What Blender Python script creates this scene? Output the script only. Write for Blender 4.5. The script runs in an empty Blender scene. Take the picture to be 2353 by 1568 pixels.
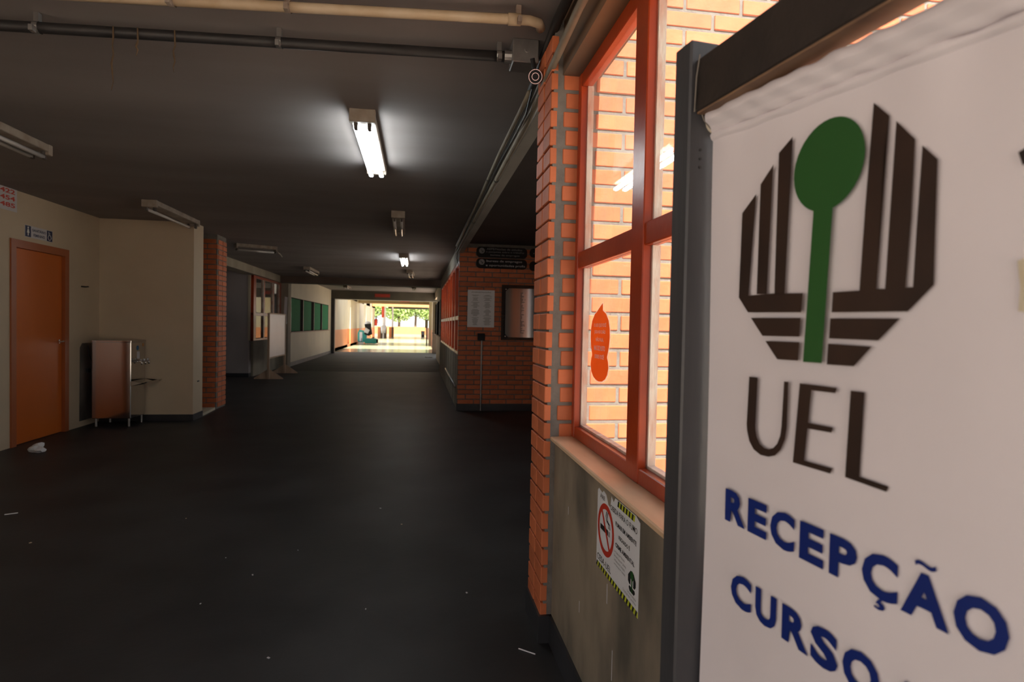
import bpy, bmesh, math, random
from mathutils import Vector, Matrix
random.seed(7)
SC = bpy.context.scene
COL = SC.collection

# ------------------------------------------------------------------ camera
FPX, CX, CY, CAMH = 1380.0, 1176.5, 784.0, 1.33
_F = Vector(((961.0 - CX) / FPX, (746.0 - CY) / FPX, 1.0)).normalized()   # corridor axis in camera axes
_D = _F.cross(Vector((1, 0.020, 0))).normalized()                          # world down in camera axes
_R = _D.cross(_F)
CAM = Vector((0, 0, CAMH))
cam_data = bpy.data.cameras.new('camera')
cam_data.sensor_width = 36.0
cam_data.lens = FPX / 2353.0 * 36.0
cam_data.clip_start = 0.02
cam_data.clip_end = 500
cam_data.dof.use_dof = True
cam_data.dof.focus_distance = 2.2
cam_data.dof.aperture_fstop = 5.6
cam = bpy.data.objects.new('camera', cam_data)
COL.objects.link(cam)
rt = Vector((_R.x, _F.x, -_D.x)); up = Vector((-_R.y, -_F.y, _D.y)); bk = Vector((-_R.z, -_F.z, _D.z))
cam.matrix_world = Matrix(((rt.x, up.x, bk.x, CAM.x), (rt.y, up.y, bk.y, CAM.y), (rt.z, up.z, bk.z, CAM.z), (0, 0, 0, 1)))
SC.camera = cam

# ------------------------------------------------------------------ sky, sun, exposure
w = bpy.data.worlds.new('sky'); SC.world = w; w.use_nodes = True
nt = w.node_tree; bg = nt.nodes['Background']
tcw = nt.nodes.new('ShaderNodeTexCoord'); sepw = nt.nodes.new('ShaderNodeSeparateXYZ'); rmp = nt.nodes.new('ShaderNodeValToRGB')
nt.links.new(tcw.outputs['Generated'], sepw.inputs[0]); nt.links.new(sepw.outputs[2], rmp.inputs[0]); nt.links.new(rmp.outputs[0], bg.inputs[0])
rmp.color_ramp.elements[0].position = 0.0; rmp.color_ramp.elements[0].color = (1.0, 0.97, 0.93, 1)      # hazy white horizon
rmp.color_ramp.elements[1].position = 0.9; rmp.color_ramp.elements[1].color = (0.72, 0.84, 1.0, 1)      # pale blue zenith
bg.inputs[1].default_value = 1.3
sd = bpy.data.lights.new('sun', 'SUN'); sd.energy = 18.0; sd.angle = math.radians(0.6); sd.color = (1.0, 0.93, 0.84)
so = bpy.data.objects.new('sun', sd); COL.objects.link(so); so.location = (1, -30, 40)
_el = math.radians(52); _az = Vector((-0.03, 1.0, 0)).normalized()
so.rotation_euler = (_az * math.cos(_el) + Vector((0, 0, -math.sin(_el)))).to_track_quat('-Z', 'Y').to_euler()
vs = SC.view_settings
vs.view_transform = 'Standard'; vs.look = 'None'; vs.gamma = 1.0; vs.use_curve_mapping = False; vs.exposure = 0.25
SC.cycles.max_bounces = 10; SC.cycles.diffuse_bounces = 6; SC.cycles.transparent_max_bounces = 24
SC.cycles.sample_clamp_indirect = 6.0

# ------------------------------------------------------------------ pixel -> place helpers
def ray(x, y):
    c = Vector(((x - CX) / FPX, (y - CY) / FPX, 1.0))
    return Vector((c.dot(_R), c.dot(_F), -c.dot(_D)))
def on_z(x, y, z=0.0):
    r = ray(x, y); return CAM + r * ((z - CAMH) / r.z)

# ------------------------------------------------------------------ materials
MATS = {}
def mat(name, c1, c2=None, scale=6.0, rough=0.7, bump=0.0, metal=0.0, spec=0.5, stretch=(1, 1, 1), detail=6.0,
        emit=None, vary=0.0, bscale=None, contrast=(0.3, 0.7), world=False):
    if name in MATS: return MATS[name]
    m = bpy.data.materials.new(name); m.use_nodes = True
    n = m.node_tree.nodes; l = m.node_tree.links
    b = n['Principled BSDF']
    b.inputs['Roughness'].default_value = rough; b.inputs['Metallic'].default_value = metal
    b.inputs['Specular IOR Level'].default_value = spec
    c2 = c2 or tuple(x * 0.8 for x in c1)
    tc = n.new('ShaderNodeTexCoord'); mp = n.new('ShaderNodeMapping'); mp.inputs['Scale'].default_value = stretch
    if world:
        ge = n.new('ShaderNodeNewGeometry'); l.new(ge.outputs['Position'], mp.inputs[0])
    else:
        l.new(tc.outputs['Object'], mp.inputs[0])
    nz = n.new('ShaderNodeTexNoise'); nz.inputs['Scale'].default_value = scale; nz.inputs['Detail'].default_value = detail
    l.new(mp.outputs[0], nz.inputs['Vector'])
    rp = n.new('ShaderNodeMapRange'); rp.inputs['From Min'].default_value = contrast[0]; rp.inputs['From Max'].default_value = contrast[1]
    l.new(nz.outputs['Fac'], rp.inputs['Value'])
    mx = n.new('ShaderNodeMix'); mx.data_type = 'RGBA'
    mx.inputs[6].default_value = (*c1, 1); mx.inputs[7].default_value = (*c2, 1)
    l.new(rp.outputs[0], mx.inputs[0])
    out = mx.outputs[2]
    if vary:
        oi = n.new('ShaderNodeObjectInfo')
        hs = n.new('ShaderNodeHueSaturation')
        v = n.new('ShaderNodeMapRange'); v.inputs['To Min'].default_value = 1 - vary; v.inputs['To Max'].default_value = 1 + vary
        l.new(oi.outputs['Random'], v.inputs['Value']); l.new(v.outputs[0], hs.inputs['Value'])
        l.new(out, hs.inputs['Color']); out = hs.outputs[0]
    l.new(out, b.inputs['Base Color'])
    if bump:
        bp = n.new('ShaderNodeBump'); bp.inputs['Strength'].default_value = bump; bp.inputs['Distance'].default_value = 0.01
        nb = n.new('ShaderNodeTexNoise'); nb.inputs['Scale'].default_value = bscale or scale * 6; nb.inputs['Detail'].default_value = 4
        l.new(mp.outputs[0], nb.inputs['Vector']); l.new(nb.outputs['Fac'], bp.inputs['Height']); l.new(bp.outputs[0], b.inputs['Normal'])
    if emit:
        b.inputs['Emission Color'].default_value = (*emit[0], 1); b.inputs['Emission Strength'].default_value = emit[1]
    MATS[name] = m
    return m

def glass_mat():
    m = bpy.data.materials.new('window_glass'); m.use_nodes = True
    n = m.node_tree.nodes; l = m.node_tree.links
    n.remove(n['Principled BSDF']); o = n['Material Output']
    tr = n.new('ShaderNodeBsdfTransparent'); tr.inputs[0].default_value = (0.95, 0.96, 0.95, 1)
    gl = n.new('ShaderNodeBsdfGlossy'); gl.inputs['Roughness'].default_value = 0.01
    df = n.new('ShaderNodeBsdfDiffuse'); df.inputs[0].default_value = (0.8, 0.77, 0.72, 1)
    tl = n.new('ShaderNodeBsdfTranslucent'); tl.inputs[0].default_value = (0.8, 0.77, 0.72, 1)
    lw_ = n.new('ShaderNodeLayerWeight'); pw = n.new('ShaderNodeMath'); pw.operation = 'POWER'; pw.inputs[1].default_value = 5
    l.new(lw_.outputs['Facing'], pw.inputs[0])
    fr = n.new('ShaderNodeMath'); fr.operation = 'MULTIPLY_ADD'; fr.inputs[1].default_value = 0.96; fr.inputs[2].default_value = 0.04
    l.new(pw.outputs[0], fr.inputs[0])
    tc = n.new('ShaderNodeTexCoord'); nz = n.new('ShaderNodeTexNoise'); nz.inputs['Scale'].default_value = 5; nz.inputs['Detail'].default_value = 8
    l.new(tc.outputs['Object'], nz.inputs['Vector'])
    mr = n.new('ShaderNodeMapRange'); mr.inputs['From Min'].default_value = 0.35; mr.inputs['From Max'].default_value = 0.75
    mr.inputs['To Min'].default_value = 0.03; mr.inputs['To Max'].default_value = 0.12
    l.new(nz.outputs['Fac'], mr.inputs['Value'])
    a0 = n.new('ShaderNodeMixShader'); l.new(df.outputs[0], a0.inputs[1]); l.new(tl.outputs[0], a0.inputs[2])
    a = n.new('ShaderNodeMixShader'); l.new(mr.outputs[0], a.inputs[0]); l.new(tr.outputs[0], a.inputs[1]); l.new(a0.outputs[0], a.inputs[2])
    b = n.new('ShaderNodeMixShader'); l.new(fr.outputs[0], b.inputs[0]); l.new(a.outputs[0], b.inputs[1]); l.new(gl.outputs[0], b.inputs[2])
    l.new(b.outputs[0], o.inputs[0])
    MATS['window_glass'] = m; return m

GLASS = glass_mat()
M_FLOOR = mat('black_floor', (0.022, 0.021, 0.022), (0.043, 0.042, 0.043), 1.6, 0.5, 0.06, spec=0.35, stretch=(1, 1, 1), bscale=30, contrast=(0.35, 0.7))
M_FLOOR2 = mat('worn_floor', (0.034, 0.032, 0.027), (0.075, 0.071, 0.056), 1.2, 0.6, 0.12, spec=0.22, stretch=(0.5, 2.2, 1), bscale=14)
M_FLOOR3 = mat('polished_floor', (0.36, 0.34, 0.20), (0.42, 0.40, 0.26), 0.7, 0.16, 0.02)
M_CEIL = mat('dirty_ceiling', (0.28, 0.245, 0.235), (0.21, 0.18, 0.172), 1.1, 0.75, 0.03, stretch=(0.5, 1.6, 1))
M_CEILSHADE = mat('shade_toned_ceiling', (0.10, 0.09, 0.085), (0.07, 0.062, 0.058), 1.5, 0.6)
M_CREAM = mat('cream_plaster', (0.64, 0.52, 0.37), (0.55, 0.445, 0.315), 1.3, 0.55, 0.05, bscale=40)
M_CREAM2 = mat('pale_plaster', (0.58, 0.52, 0.40), (0.5, 0.44, 0.33), 1.3, 0.55, 0.04, bscale=40)
M_GREYW = mat('grey_plaster', (0.42, 0.38, 0.38), (0.36, 0.33, 0.33), 1.3, 0.6, 0.04, bscale=40)
M_CONC = mat('stained_concrete', (0.29, 0.235, 0.17), (0.10, 0.088, 0.068), 4.0, 0.75, 0.2, stretch=(1, 1, 0.5), bscale=25, contrast=(0.38, 0.66), detail=10)
M_CONCL = mat('light_concrete', (0.36, 0.32, 0.25), (0.24, 0.21, 0.165), 2.0, 0.75, 0.12, stretch=(1, 1, 0.6), bscale=20)
M_BASE = mat('black_skirting', (0.022, 0.022, 0.026), (0.04, 0.04, 0.045), 4, 0.45)
M_GREYBASE = mat('grey_skirting', (0.13, 0.13, 0.125), (0.18, 0.18, 0.17), 4, 0.5)
M_BRICK = mat('brick', (0.62, 0.175, 0.068), (0.50, 0.125, 0.043), 9, 0.62, 0.12, vary=0.14, bscale=70)
M_MORTAR = mat('mortar', (0.21, 0.19, 0.17), (0.15, 0.135, 0.12), 20, 0.9, 0.4, bscale=60)
M_ORANGE = mat('orange_red_paint', (0.40, 0.052, 0.010), (0.29, 0.034, 0.008), 5, 0.28, 0.05, spec=0.35, bscale=40)
M_ORANGEW = mat('orange_wall_paint', (0.66, 0.24, 0.085), (0.6, 0.2, 0.07), 2, 0.5)
M_LITEDGE = mat('flaking_lit_edge', (0.72, 0.66, 0.58), (0.55, 0.25, 0.16), 24, 0.8, 0.3, stretch=(1, 1, 0.3), contrast=(0.4, 0.7))
M_DOOR = mat('orange_door_paint', (0.66, 0.165, 0.026), (0.56, 0.125, 0.018), 1.6, 0.32, 0.02, spec=0.3, stretch=(1, 1, 0.3))
M_SILL = mat('worn_wood_sill', (0.76, 0.55, 0.36), (0.6, 0.40, 0.24), 6, 0.5, 0.06, stretch=(2, 0.5, 1))
M_BLACKPIPE = mat('black_pipe', (0.016, 0.015, 0.016), (0.028, 0.026, 0.026), 8, 0.5)
M_CREAMPIPE = mat('cream_pipe', (0.52, 0.42, 0.30), (0.42, 0.30, 0.18), 7, 0.55, 0.05)
M_BROWNPIPE = mat('dusty_conduit', (0.24, 0.21, 0.16), (0.17, 0.14, 0.10), 7, 0.6)
M_GALV = mat('galvanised_metal', (0.42, 0.41, 0.40), (0.30, 0.29, 0.28), 14, 0.38, 0.0, metal=0.8)
M_RUST = mat('rusty_metal', (0.20, 0.13, 0.09), (0.32, 0.27, 0.23), 18, 0.8, 0.2)
M_LAMPBODY = mat('grimy_white_metal', (0.44, 0.39, 0.33), (0.26, 0.20, 0.15), 8, 0.5, 0.05)
M_TUBEOFF = mat('white_tube', (0.72, 0.70, 0.68), (0.62, 0.6, 0.58), 3, 0.15)
M_TUBEON = mat('lit_tube', (0.9, 0.9, 0.9), (0.9, 0.9, 0.9), 3, 0.3, emit=((0.90, 0.98, 1.0), 24.0))
M_HOLDER = mat('sooty_holder', (0.06, 0.05, 0.045), (0.10, 0.08, 0.07), 12, 0.7)
M_STEEL = mat('stainless_steel', (0.62, 0.60, 0.58), (0.56, 0.54, 0.52), 3, 0.10, 0.025, metal=1.0, stretch=(1, 1, 0.4), bscale=5)
M_BRUSHED = mat('brushed_steel', (0.36, 0.36, 0.36), (0.30, 0.30, 0.30), 8, 0.14, 0.0, metal=1.0, stretch=(14, 1, 0.3))
M_CHROME = mat('chrome', (0.85, 0.85, 0.85), (0.8, 0.8, 0.8), 5, 0.08, metal=1.0)
M_GREEN = mat('green_felt', (0.03, 0.30, 0.13), (0.022, 0.24, 0.10), 20, 0.85)
M_WHITEBOARD = mat('white_board', (0.74, 0.66, 0.66), (0.68, 0.6, 0.6), 2, 0.35)
M_WOODPALE = mat('pale_wood', (0.5, 0.36, 0.26), (0.38, 0.26, 0.17), 8, 0.55, stretch=(1, 1, 0.2))
M_POST = mat('charcoal_painted_wood', (0.048, 0.049, 0.055), (0.034, 0.034, 0.038), 9, 0.42, 0.06, stretch=(2, 2, 0.2))
M_BEAM = mat('black_stained_beam', (0.020, 0.016, 0.014), (0.033, 0.026, 0.022), 9, 0.42, 0.08, stretch=(0.3, 2, 2))
M_BEAMU = mat('brown_underside', (0.26, 0.15, 0.08), (0.14, 0.08, 0.05), 9, 0.6, stretch=(0.3, 2, 2))
M_CLOTH = mat('white_banner_vinyl', (0.73, 0.68, 0.71), (0.66, 0.615, 0.64), 3.5, 0.5, 0.02, bscale=9)
M_ROD = mat('ivory_rod', (0.72, 0.66, 0.54), (0.62, 0.55, 0.44), 6, 0.4)
M_STRING = mat('grey_string', (0.20, 0.18, 0.16), (0.15, 0.13, 0.11), 20, 0.8)
M_INK = mat('dark_brown_ink', (0.020, 0.012, 0.010), (0.045, 0.024, 0.016), 7, 0.35)
M_GREENINK = mat('green_ink', (0.022, 0.10, 0.020), (0.018, 0.085, 0.018), 4, 0.4)
M_BLUEINK = mat('blue_ink', (0.004, 0.020, 0.17), (0.004, 0.016, 0.14), 4, 0.4)
M_BLACKINK = mat('black_ink', (0.015, 0.015, 0.015), (0.02, 0.02, 0.02), 4, 0.4)
M_REDINK = mat('red_ink', (0.58, 0.045, 0.02), (0.5, 0.035, 0.016), 4, 0.45)
M_PAPER = mat('white_paper', (0.78, 0.78, 0.80), (0.72, 0.72, 0.74), 3, 0.4)
M_YELLOW = mat('hazard_yellow', (0.55, 0.62, 0.03), (0.5, 0.55, 0.03), 4, 0.45)
M_STICKER = mat('orange_sticker', (0.97, 0.40, 0.10), (0.94, 0.35, 0.08), 4, 0.45)
M_WHITEINK = mat('white_ink', (0.85, 0.82, 0.78), (0.8, 0.78, 0.74), 4, 0.5)
M_SIGNBLACK = mat('black_acrylic', (0.012, 0.012, 0.012), (0.018, 0.018, 0.018), 4, 0.18)
M_NAVY = mat('navy_print', (0.012, 0.022, 0.09), (0.01, 0.018, 0.08), 4, 0.4)
M_PLATE = mat('pale_plate', (0.62, 0.60, 0.62), (0.56, 0.54, 0.56), 4, 0.4)
M_GREYINK = mat('grey_print', (0.22, 0.22, 0.22), (0.28, 0.28, 0.28), 4, 0.5)
M_TEAL = mat('teal_plastic', (0.03, 0.34, 0.32), (0.025, 0.28, 0.27), 4, 0.35)
M_DARKPL = mat('black_plastic', (0.014, 0.014, 0.015), (0.02, 0.02, 0.022), 4, 0.6, spec=0.2)
M_WHITEPL = mat('white_plastic', (0.66, 0.68, 0.72), (0.6, 0.62, 0.66), 4, 0.35)
M_DARKBOARD = mat('dark_board', (0.014, 0.012, 0.011), (0.02, 0.018, 0.016), 6, 0.95, spec=0.05)
M_CABSHADE = mat('brown_laminate_and_shade', (0.10, 0.065, 0.035), (0.08, 0.05, 0.028), 4, 0.45)
M_GROUND = mat('sunlit_ground', (0.52, 0.44, 0.37), (0.40, 0.34, 0.28), 0.4, 0.9)
M_LEAF = mat('leaf', (0.34, 0.46, 0.14), (0.24, 0.38, 0.09), 6, 0.6, vary=0.3)
M_BARK = mat('bark', (0.16, 0.11, 0.07), (0.1, 0.07, 0.045), 8, 0.9)
M_ROOT = mat('dry_root', (0.12, 0.075, 0.04), (0.08, 0.05, 0.028), 20, 0.9)
M_MOTTLED = mat('dark_mottled_panel', (0.20, 0.17, 0.15), (0.035, 0.03, 0.028), 4.5, 0.35, 0.1, stretch=(1, 1, 0.5))
M_LENS = mat('lens_ring', (0.35, 0.25, 0.25), (0.3, 0.2, 0.2), 4, 0.25, metal=0.6)
def brick_texture_mat():
    m = bpy.data.materials.new('distant_brickwork'); m.use_nodes = True
    n = m.node_tree.nodes; l = m.node_tree.links; b = n['Principled BSDF']; b.inputs['Roughness'].default_value = 0.7
    tc = n.new('ShaderNodeTexCoord'); sp = n.new('ShaderNodeSeparateXYZ'); cb = n.new('ShaderNodeCombineXYZ')
    l.new(tc.outputs['Object'], sp.inputs[0]); l.new(sp.outputs[0], cb.inputs[0]); l.new(sp.outputs[2], cb.inputs[1])
    t = n.new('ShaderNodeTexBrick'); t.inputs['Scale'].default_value = 1.0
    t.inputs['Brick Width'].default_value = 0.258; t.inputs['Row Height'].default_value = 0.0765; t.inputs['Mortar Size'].default_value = 0.006
    t.inputs['Color1'].default_value = (0.58, 0.18, 0.07, 1); t.inputs['Color2'].default_value = (0.5, 0.145, 0.055, 1); t.inputs['Mortar'].default_value = (0.27, 0.23, 0.2, 1)
    l.new(cb.outputs[0], t.inputs['Vector']); l.new(t.outputs['Color'], b.inputs['Base Color'])
    return m
M_BRICKTEX = brick_texture_mat()
def see_through(m, f):
    n = m.node_tree.nodes; l = m.node_tree.links; b = n['Principled BSDF']; o = n['Material Output']
    t = n.new('ShaderNodeBsdfTranslucent'); l.new(b.inputs['Base Color'].links[0].from_socket, t.inputs[0])
    x = n.new('ShaderNodeMixShader'); x.inputs[0].default_value = f
    l.new(b.outputs[0], x.inputs[1]); l.new(t.outputs[0], x.inputs[2]); l.new(x.outputs[0], o.inputs[0])
see_through(M_STICKER, 0.75)
M_STICKB = mat('sticker_white', (0.85, 0.8, 0.75), (0.8, 0.76, 0.7), 4, 0.5); see_through(M_STICKB, 0.8)
M_STICKT = mat('sticker_text', (0.95, 0.92, 0.88), (0.92, 0.9, 0.86), 4, 0.5); see_through(M_STICKT, 0.35)

# ------------------------------------------------------------------ mesh helpers
def new_bm(): return bmesh.new()
def box(bm, x0, x1, y0, y1, z0, z1):
    v = [bm.verts.new(p) for p in ((x0, y0, z0), (x1, y0, z0), (x1, y1, z0), (x0, y1, z0), (x0, y0, z1), (x1, y0, z1), (x1, y1, z1), (x0, y1, z1))]
    for f in ((0, 3, 2, 1), (4, 5, 6, 7), (0, 1, 5, 4), (1, 2, 6, 5), (2, 3, 7, 6), (3, 0, 4, 7)):
        bm.faces.new([v[i] for i in f])
    return bm
def bxm(x0, x1, y0, y1, z0, z1, bev=0.0):
    bm = box(new_bm(), x0, x1, y0, y1, z0, z1)
    if bev: bmesh.ops.bevel(bm, geom=bm.edges[:], offset=bev, segments=1, affect='EDGES')
    return bm
def tube(bm, pts, r, seg=12, cap=True):
    pts = [Vector(p) for p in pts]; rings = []
    rs = r if isinstance(r, (list, tuple)) else [r] * len(pts)
    for i, p in enumerate(pts):
        t = (pts[min(i + 1, len(pts) - 1)] - pts[max(i - 1, 0)]).normalized()
        a = Vector((0, 0, 1)) if abs(t.z) < 0.9 else Vector((1, 0, 0))
        u = t.cross(a).normalized(); v = t.cross(u)
        rings.append([bm.verts.new(p + (u * math.cos(k * 2 * math.pi / seg) + v * math.sin(k * 2 * math.pi / seg)) * rs[i]) for k in range(seg)])
    for a, b in zip(rings, rings[1:]):
        for k in range(seg): bm.faces.new((a[k], a[(k + 1) % seg], b[(k + 1) % seg], b[k]))
    if cap: bm.faces.new(rings[0][::-1]); bm.faces.new(rings[-1])
    return bm
def ball(bm, c, r, seg=14, sc=(1, 1, 1)):
    g = bmesh.ops.create_uvsphere(bm, u_segments=seg, v_segments=max(6, seg // 2 + 1), radius=r)
    for v in g['verts']: v.co = Vector((v.co.x * sc[0], v.co.y * sc[1], v.co.z * sc[2])) + Vector(c)
    return bm
def prism(bm, pts, o, xd, yd, nd, thick):
    """closed 2-D outline extruded along nd"""
    o, xd, yd, nd = Vector(o), Vector(xd), Vector(yd), Vector(nd)
    a = [bm.verts.new(o + xd * p[0] + yd * p[1] + nd * thick) for p in pts]
    b = [bm.verts.new(o + xd * p[0] + yd * p[1]) for p in pts]
    n = len(pts)
    bm.faces.new(a); bm.faces.new(b[::-1])
    for i in range(n): bm.faces.new((a[i], b[i], b[(i + 1) % n], a[(i + 1) % n]))
    return bm
def mesh_of(name, bm, m, smooth=False):
    bmesh.ops.recalc_face_normals(bm, faces=bm.faces)
    me = bpy.data.meshes.new(name); bm.to_mesh(me); bm.free()
    me.materials.append(m)
    if smooth:
        for p in me.polygons: p.use_smooth = True
    return me
def put(name, me, parent=None, loc=(0, 0, 0), rot=(0, 0, 0), label=None, cat=None, group=None, kind=None):
    o = bpy.data.objects.new(name, me); COL.objects.link(o)
    o.location = loc; o.rotation_euler = rot
    if parent: o.parent = parent
    for k, v in (('label', label), ('category', cat), ('group', group), ('kind', kind)):
        if v: o[k] = v
    return o
def obj(name, bm, m, parent=None, label=None, cat=None, group=None, kind=None, smooth=False, loc=(0, 0, 0), rot=(0, 0, 0)):
    return put(name, mesh_of(name, bm, m, smooth), parent, loc, rot, label, cat, group, kind)
def thing(name, label, cat, loc=(0, 0, 0), rotz=0.0, group=None, kind=None):
    return put(name, None, None, loc, (0, 0, rotz), label, cat, group, kind)
def struct(name, bm, m, label, cat, smooth=False):
    return obj(name, bm, m, None, label, cat, None, 'structure', smooth)

FONT_CACHE = {}
def glyph_mesh(s, bold):
    k = (s, bold)
    if k not in FONT_CACHE:
        cu = bpy.data.curves.new('lettering', 'FONT'); cu.body = s; cu.size = 1.0; cu.offset = bold; cu.resolution_u = 3
        cu.fill_mode = 'FRONT'
        o = bpy.data.objects.new('lettering', cu); COL.objects.link(o)
        dg = bpy.context.evaluated_depsgraph_get()
        me = bpy.data.meshes.new_from_object(o.evaluated_get(dg))
        vs_ = [v.co.copy() for v in me.vertices]; fs = [list(p.vertices) for p in me.polygons]
        bpy.data.objects.remove(o); bpy.data.curves.remove(cu); bpy.data.meshes.remove(me)
        FONT_CACHE[k] = (vs_, fs)
    return FONT_CACHE[k]
def text(s, m, parent, o, xd, yd, width, height, bold=0.0, name='lettering', fit_caps=None):
    """flat lettering whose ink box starts at o and is width x height along xd, yd"""
    vv, ff = glyph_mesh(s, bold)
    if not vv: return None
    x0 = min(v.x for v in vv); x1 = max(v.x for v in vv); y0 = min(v.y for v in vv); y1 = max(v.y for v in vv)
    if fit_caps:                       # scale so that capital height (0..cap) is height, baseline at o
        cv, _ = glyph_mesh(fit_caps, bold); y0 = min(v.y for v in cv); y1 = max(v.y for v in cv)
    o, xd, yd = Vector(o), Vector(xd), Vector(yd)
    sx = width / (x1 - x0); sy = height / (y1 - y0)
    me = bpy.data.meshes.new(name)
    me.from_pydata([o + xd * ((v.x - x0) * sx) + yd * ((v.y - y0) * sy) for v in vv], [], ff)
    me.materials.append(m)
    return put(name, me, parent)

# brick helpers: alike bricks share mesh data
BRK = {}
def brick_mesh(l, d, h):
    k = (round(l, 3), round(d, 3), round(h, 3))
    if k not in BRK: BRK[k] = mesh_of('brick', bxm(0, k[0], 0, k[1], 0, k[2], 0.003), M_BRICK)
    return BRK[k]
BL, BH, JT = 0.258, 0.0765, 0.0145
def brick_field(parent, ox, oy, oz, along, xlen, zlen, depth, off_even, off_odd, L=BL, JT=JT):
    """bricks on a vertical face; along = 'x' (face looks to -y) or 'y' (face looks to +x or -x)"""
    k = 0
    while (k + 1) * BH <= zlen + 1e-6:
        off = off_even if k % 2 == 0 else off_odd
        x = off - L
        while x < xlen:
            a = max(0.0, x + JT / 2); b = min(xlen, x + L - JT / 2); x += L
            if b - a < 0.018: continue
            j = random.uniform(-0.0018, 0.0018)
            if along == 'x':
                put('brick', brick_mesh(b - a, depth, BH - JT), parent, (ox + a, oy + j, oz + k * BH + JT / 2))
            else:
                put('brick', brick_mesh(depth, b - a, BH - JT), parent, (ox + j, oy + a, oz + k * BH + JT / 2))
        k += 1

CZ = 2.61     # ceiling height
# ================================================================== the shell
struct('ground', bxm(-80, 80, -60, 160, -0.30, -0.06), M_GROUND, 'pale ground outside the building', 'ground')
fb = new_bm(); box(fb, -6, 0.60, 0.0, 2.45, -0.055, 0); box(fb, -2.2, 0.60, -2.0, 0.0, -0.055, 0); box(fb, -6, 4.4, 2.45, 9.45, -0.055, 0); box(fb, -6, 0.75, 9.45, 17.0, -0.055, 0)
struct('floor', fb, M_FLOOR, 'dull black rubber floor of the corridor', 'floor')
struct('floor', bxm(-4.2, 0.95, 17.0, 28.5, -0.055, 0.003), M_FLOOR2, 'worn grey floor strip before the bright end of the corridor', 'floor')
struct('floor', bxm(-6.0, 1.2, 28.5, 82, -0.055, 0.0), M_FLOOR3, 'polished pale yellow floor at the far end of the corridor', 'floor')
cb = new_bm(); box(cb, -6, 0.74, 0.0, 2.45, CZ, CZ + 0.16); box(cb, -2.2, 0.74, -2.0, 0.0, CZ, CZ + 0.16); box(cb, -6, 0.60, 2.45, 2.62, CZ, CZ + 0.16); box(cb, -6, 4.5, 2.62, 9.5, CZ, CZ + 0.16); box(cb, -6, 0.665, 9.5, 17.5, CZ, CZ + 0.16)
struct('ceiling', cb, M_CEIL, 'grimy grey concrete ceiling of the near corridor', 'ceiling')
struct('ceiling', bxm(-4.3, 1.0, 18.1, 28.5, 2.75, 2.9), M_CEIL, 'ceiling bay between the two dark beams', 'ceiling')
cb = new_bm(); box(cb, -4.3, 1.0, 28.5, 30, 2.75, 2.9); box(cb, -4.3, 1.0, 35, 41, 3.0, 3.12); box(cb, -4.3, 1.0, 52.4, 62, 3.1, 3.22)
struct('ceiling', cb, M_CREAM2, 'pale roof slab over the bright far hallway', 'ceiling')
struct('trim_1', bxm(-4.0, 0.95, 17.5, 18.1, 2.43, 2.9), mat('brown_beam', (0.13, 0.095, 0.075), (0.10, 0.07, 0.055), 2, 0.7), 'dark brown ceiling beam crossing above the green boards', 'beam')
struct('trim_2', bxm(-4.0, 0.95, 27.0, 27.7, 2.38, 2.9), mat('olive_beam', (0.10, 0.088, 0.062), (0.075, 0.065, 0.048), 2, 0.7), 'dark ceiling beam carrying a small red sign', 'beam')
struct('trim_3', bxm(-3.9, 0.95, 28.3, 28.55, 2.40, 2.52), M_GALV, 'grey shutter housing behind the second beam', 'beam')
struct('trim_4', bxm(-4.0, 0.95, 40.2, 41, 2.66, 3.0), mat('tan_beam', (0.30, 0.22, 0.12), (0.24, 0.17, 0.09), 2, 0.7), 'tan beam over the far hallway with a tiny red sign', 'beam')
struct('trim_5', bxm(-4.0, 0.95, 52, 52.4, 2.80, 3.25), M_ORANGEW, 'sunlit orange fascia across the far hallway', 'beam')
struct('trim_6', bxm(-3.0, 0.95, 61.6, 62, 2.86, 3.12), mat('dark_gutter', (0.05, 0.05, 0.035), (0.06, 0.06, 0.04), 2, 0.6), 'dark gutter at the outer edge of the far roof', 'beam')

# left wall with the door opening
DY0, DY1, DZ = 6.78, 7.70, 2.07
lw = new_bm()
box(lw, -4.2, -4.05, 1.6, DY0, 0, CZ); box(lw, -4.2, -4.05, DY1, 8.45, 0, CZ); box(lw, -4.2, -4.05, DY0, DY1, DZ, CZ); box(lw, -4.25, -4.2, DY0 - .1, DY1 + .1, 0, DZ + .1)
struct('wall_left', lw, M_CREAM, 'cream plaster wall with the orange restroom door', 'wall')
struct('wall_back', box(box(box(bxm(-2.2, -1.0, -2.0, -1.85, 0, CZ), 0.45, 0.575, -2.0, -1.85, 0, CZ), -1.0, 0.45, -2.0, -1.85, 2.3, CZ), -4.2, -2.2, -0.15, 0.0, 0, CZ), M_CREAM, 'unseen cream wall added behind the camera to hold back light', 'wall')  # unseen wall added to limit light from behind, doorway lets some in
rw = new_bm(); box(rw, -4.2, -2.92, 8.45, 8.80, 0.085, CZ)
wr = struct('wall_return', rw, M_CREAM, 'short cream wall behind the water cooler, facing the camera', 'wall')
struct('baseboard_return', bxm(-4.05, -2.912, 8.442, 8.80, 0, 0.085), M_BASE, 'black skirting under the short cream wall', 'baseboard')
struct('wall_niche', box(bxm(-5.75, -5.6, 8.8, 15.05, 0, CZ), -5.75, -4.2, 8.65, 8.8, 0, CZ), M_GREYW, 'shaded wall of the recess behind the brick pillar', 'wall')
struct('trim_7', prism(new_bm(), [(-3.3, 8.80), (-2.93, 8.80), (-2.97, 9.5), (-3.3, 9.5)], (0, 0, 0), (1, 0, 0), (0, 1, 0), (0, 0, 1), 0.035), M_CREAM2, 'pale raised threshold between cream wall and brick pillar', 'threshold')
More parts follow.
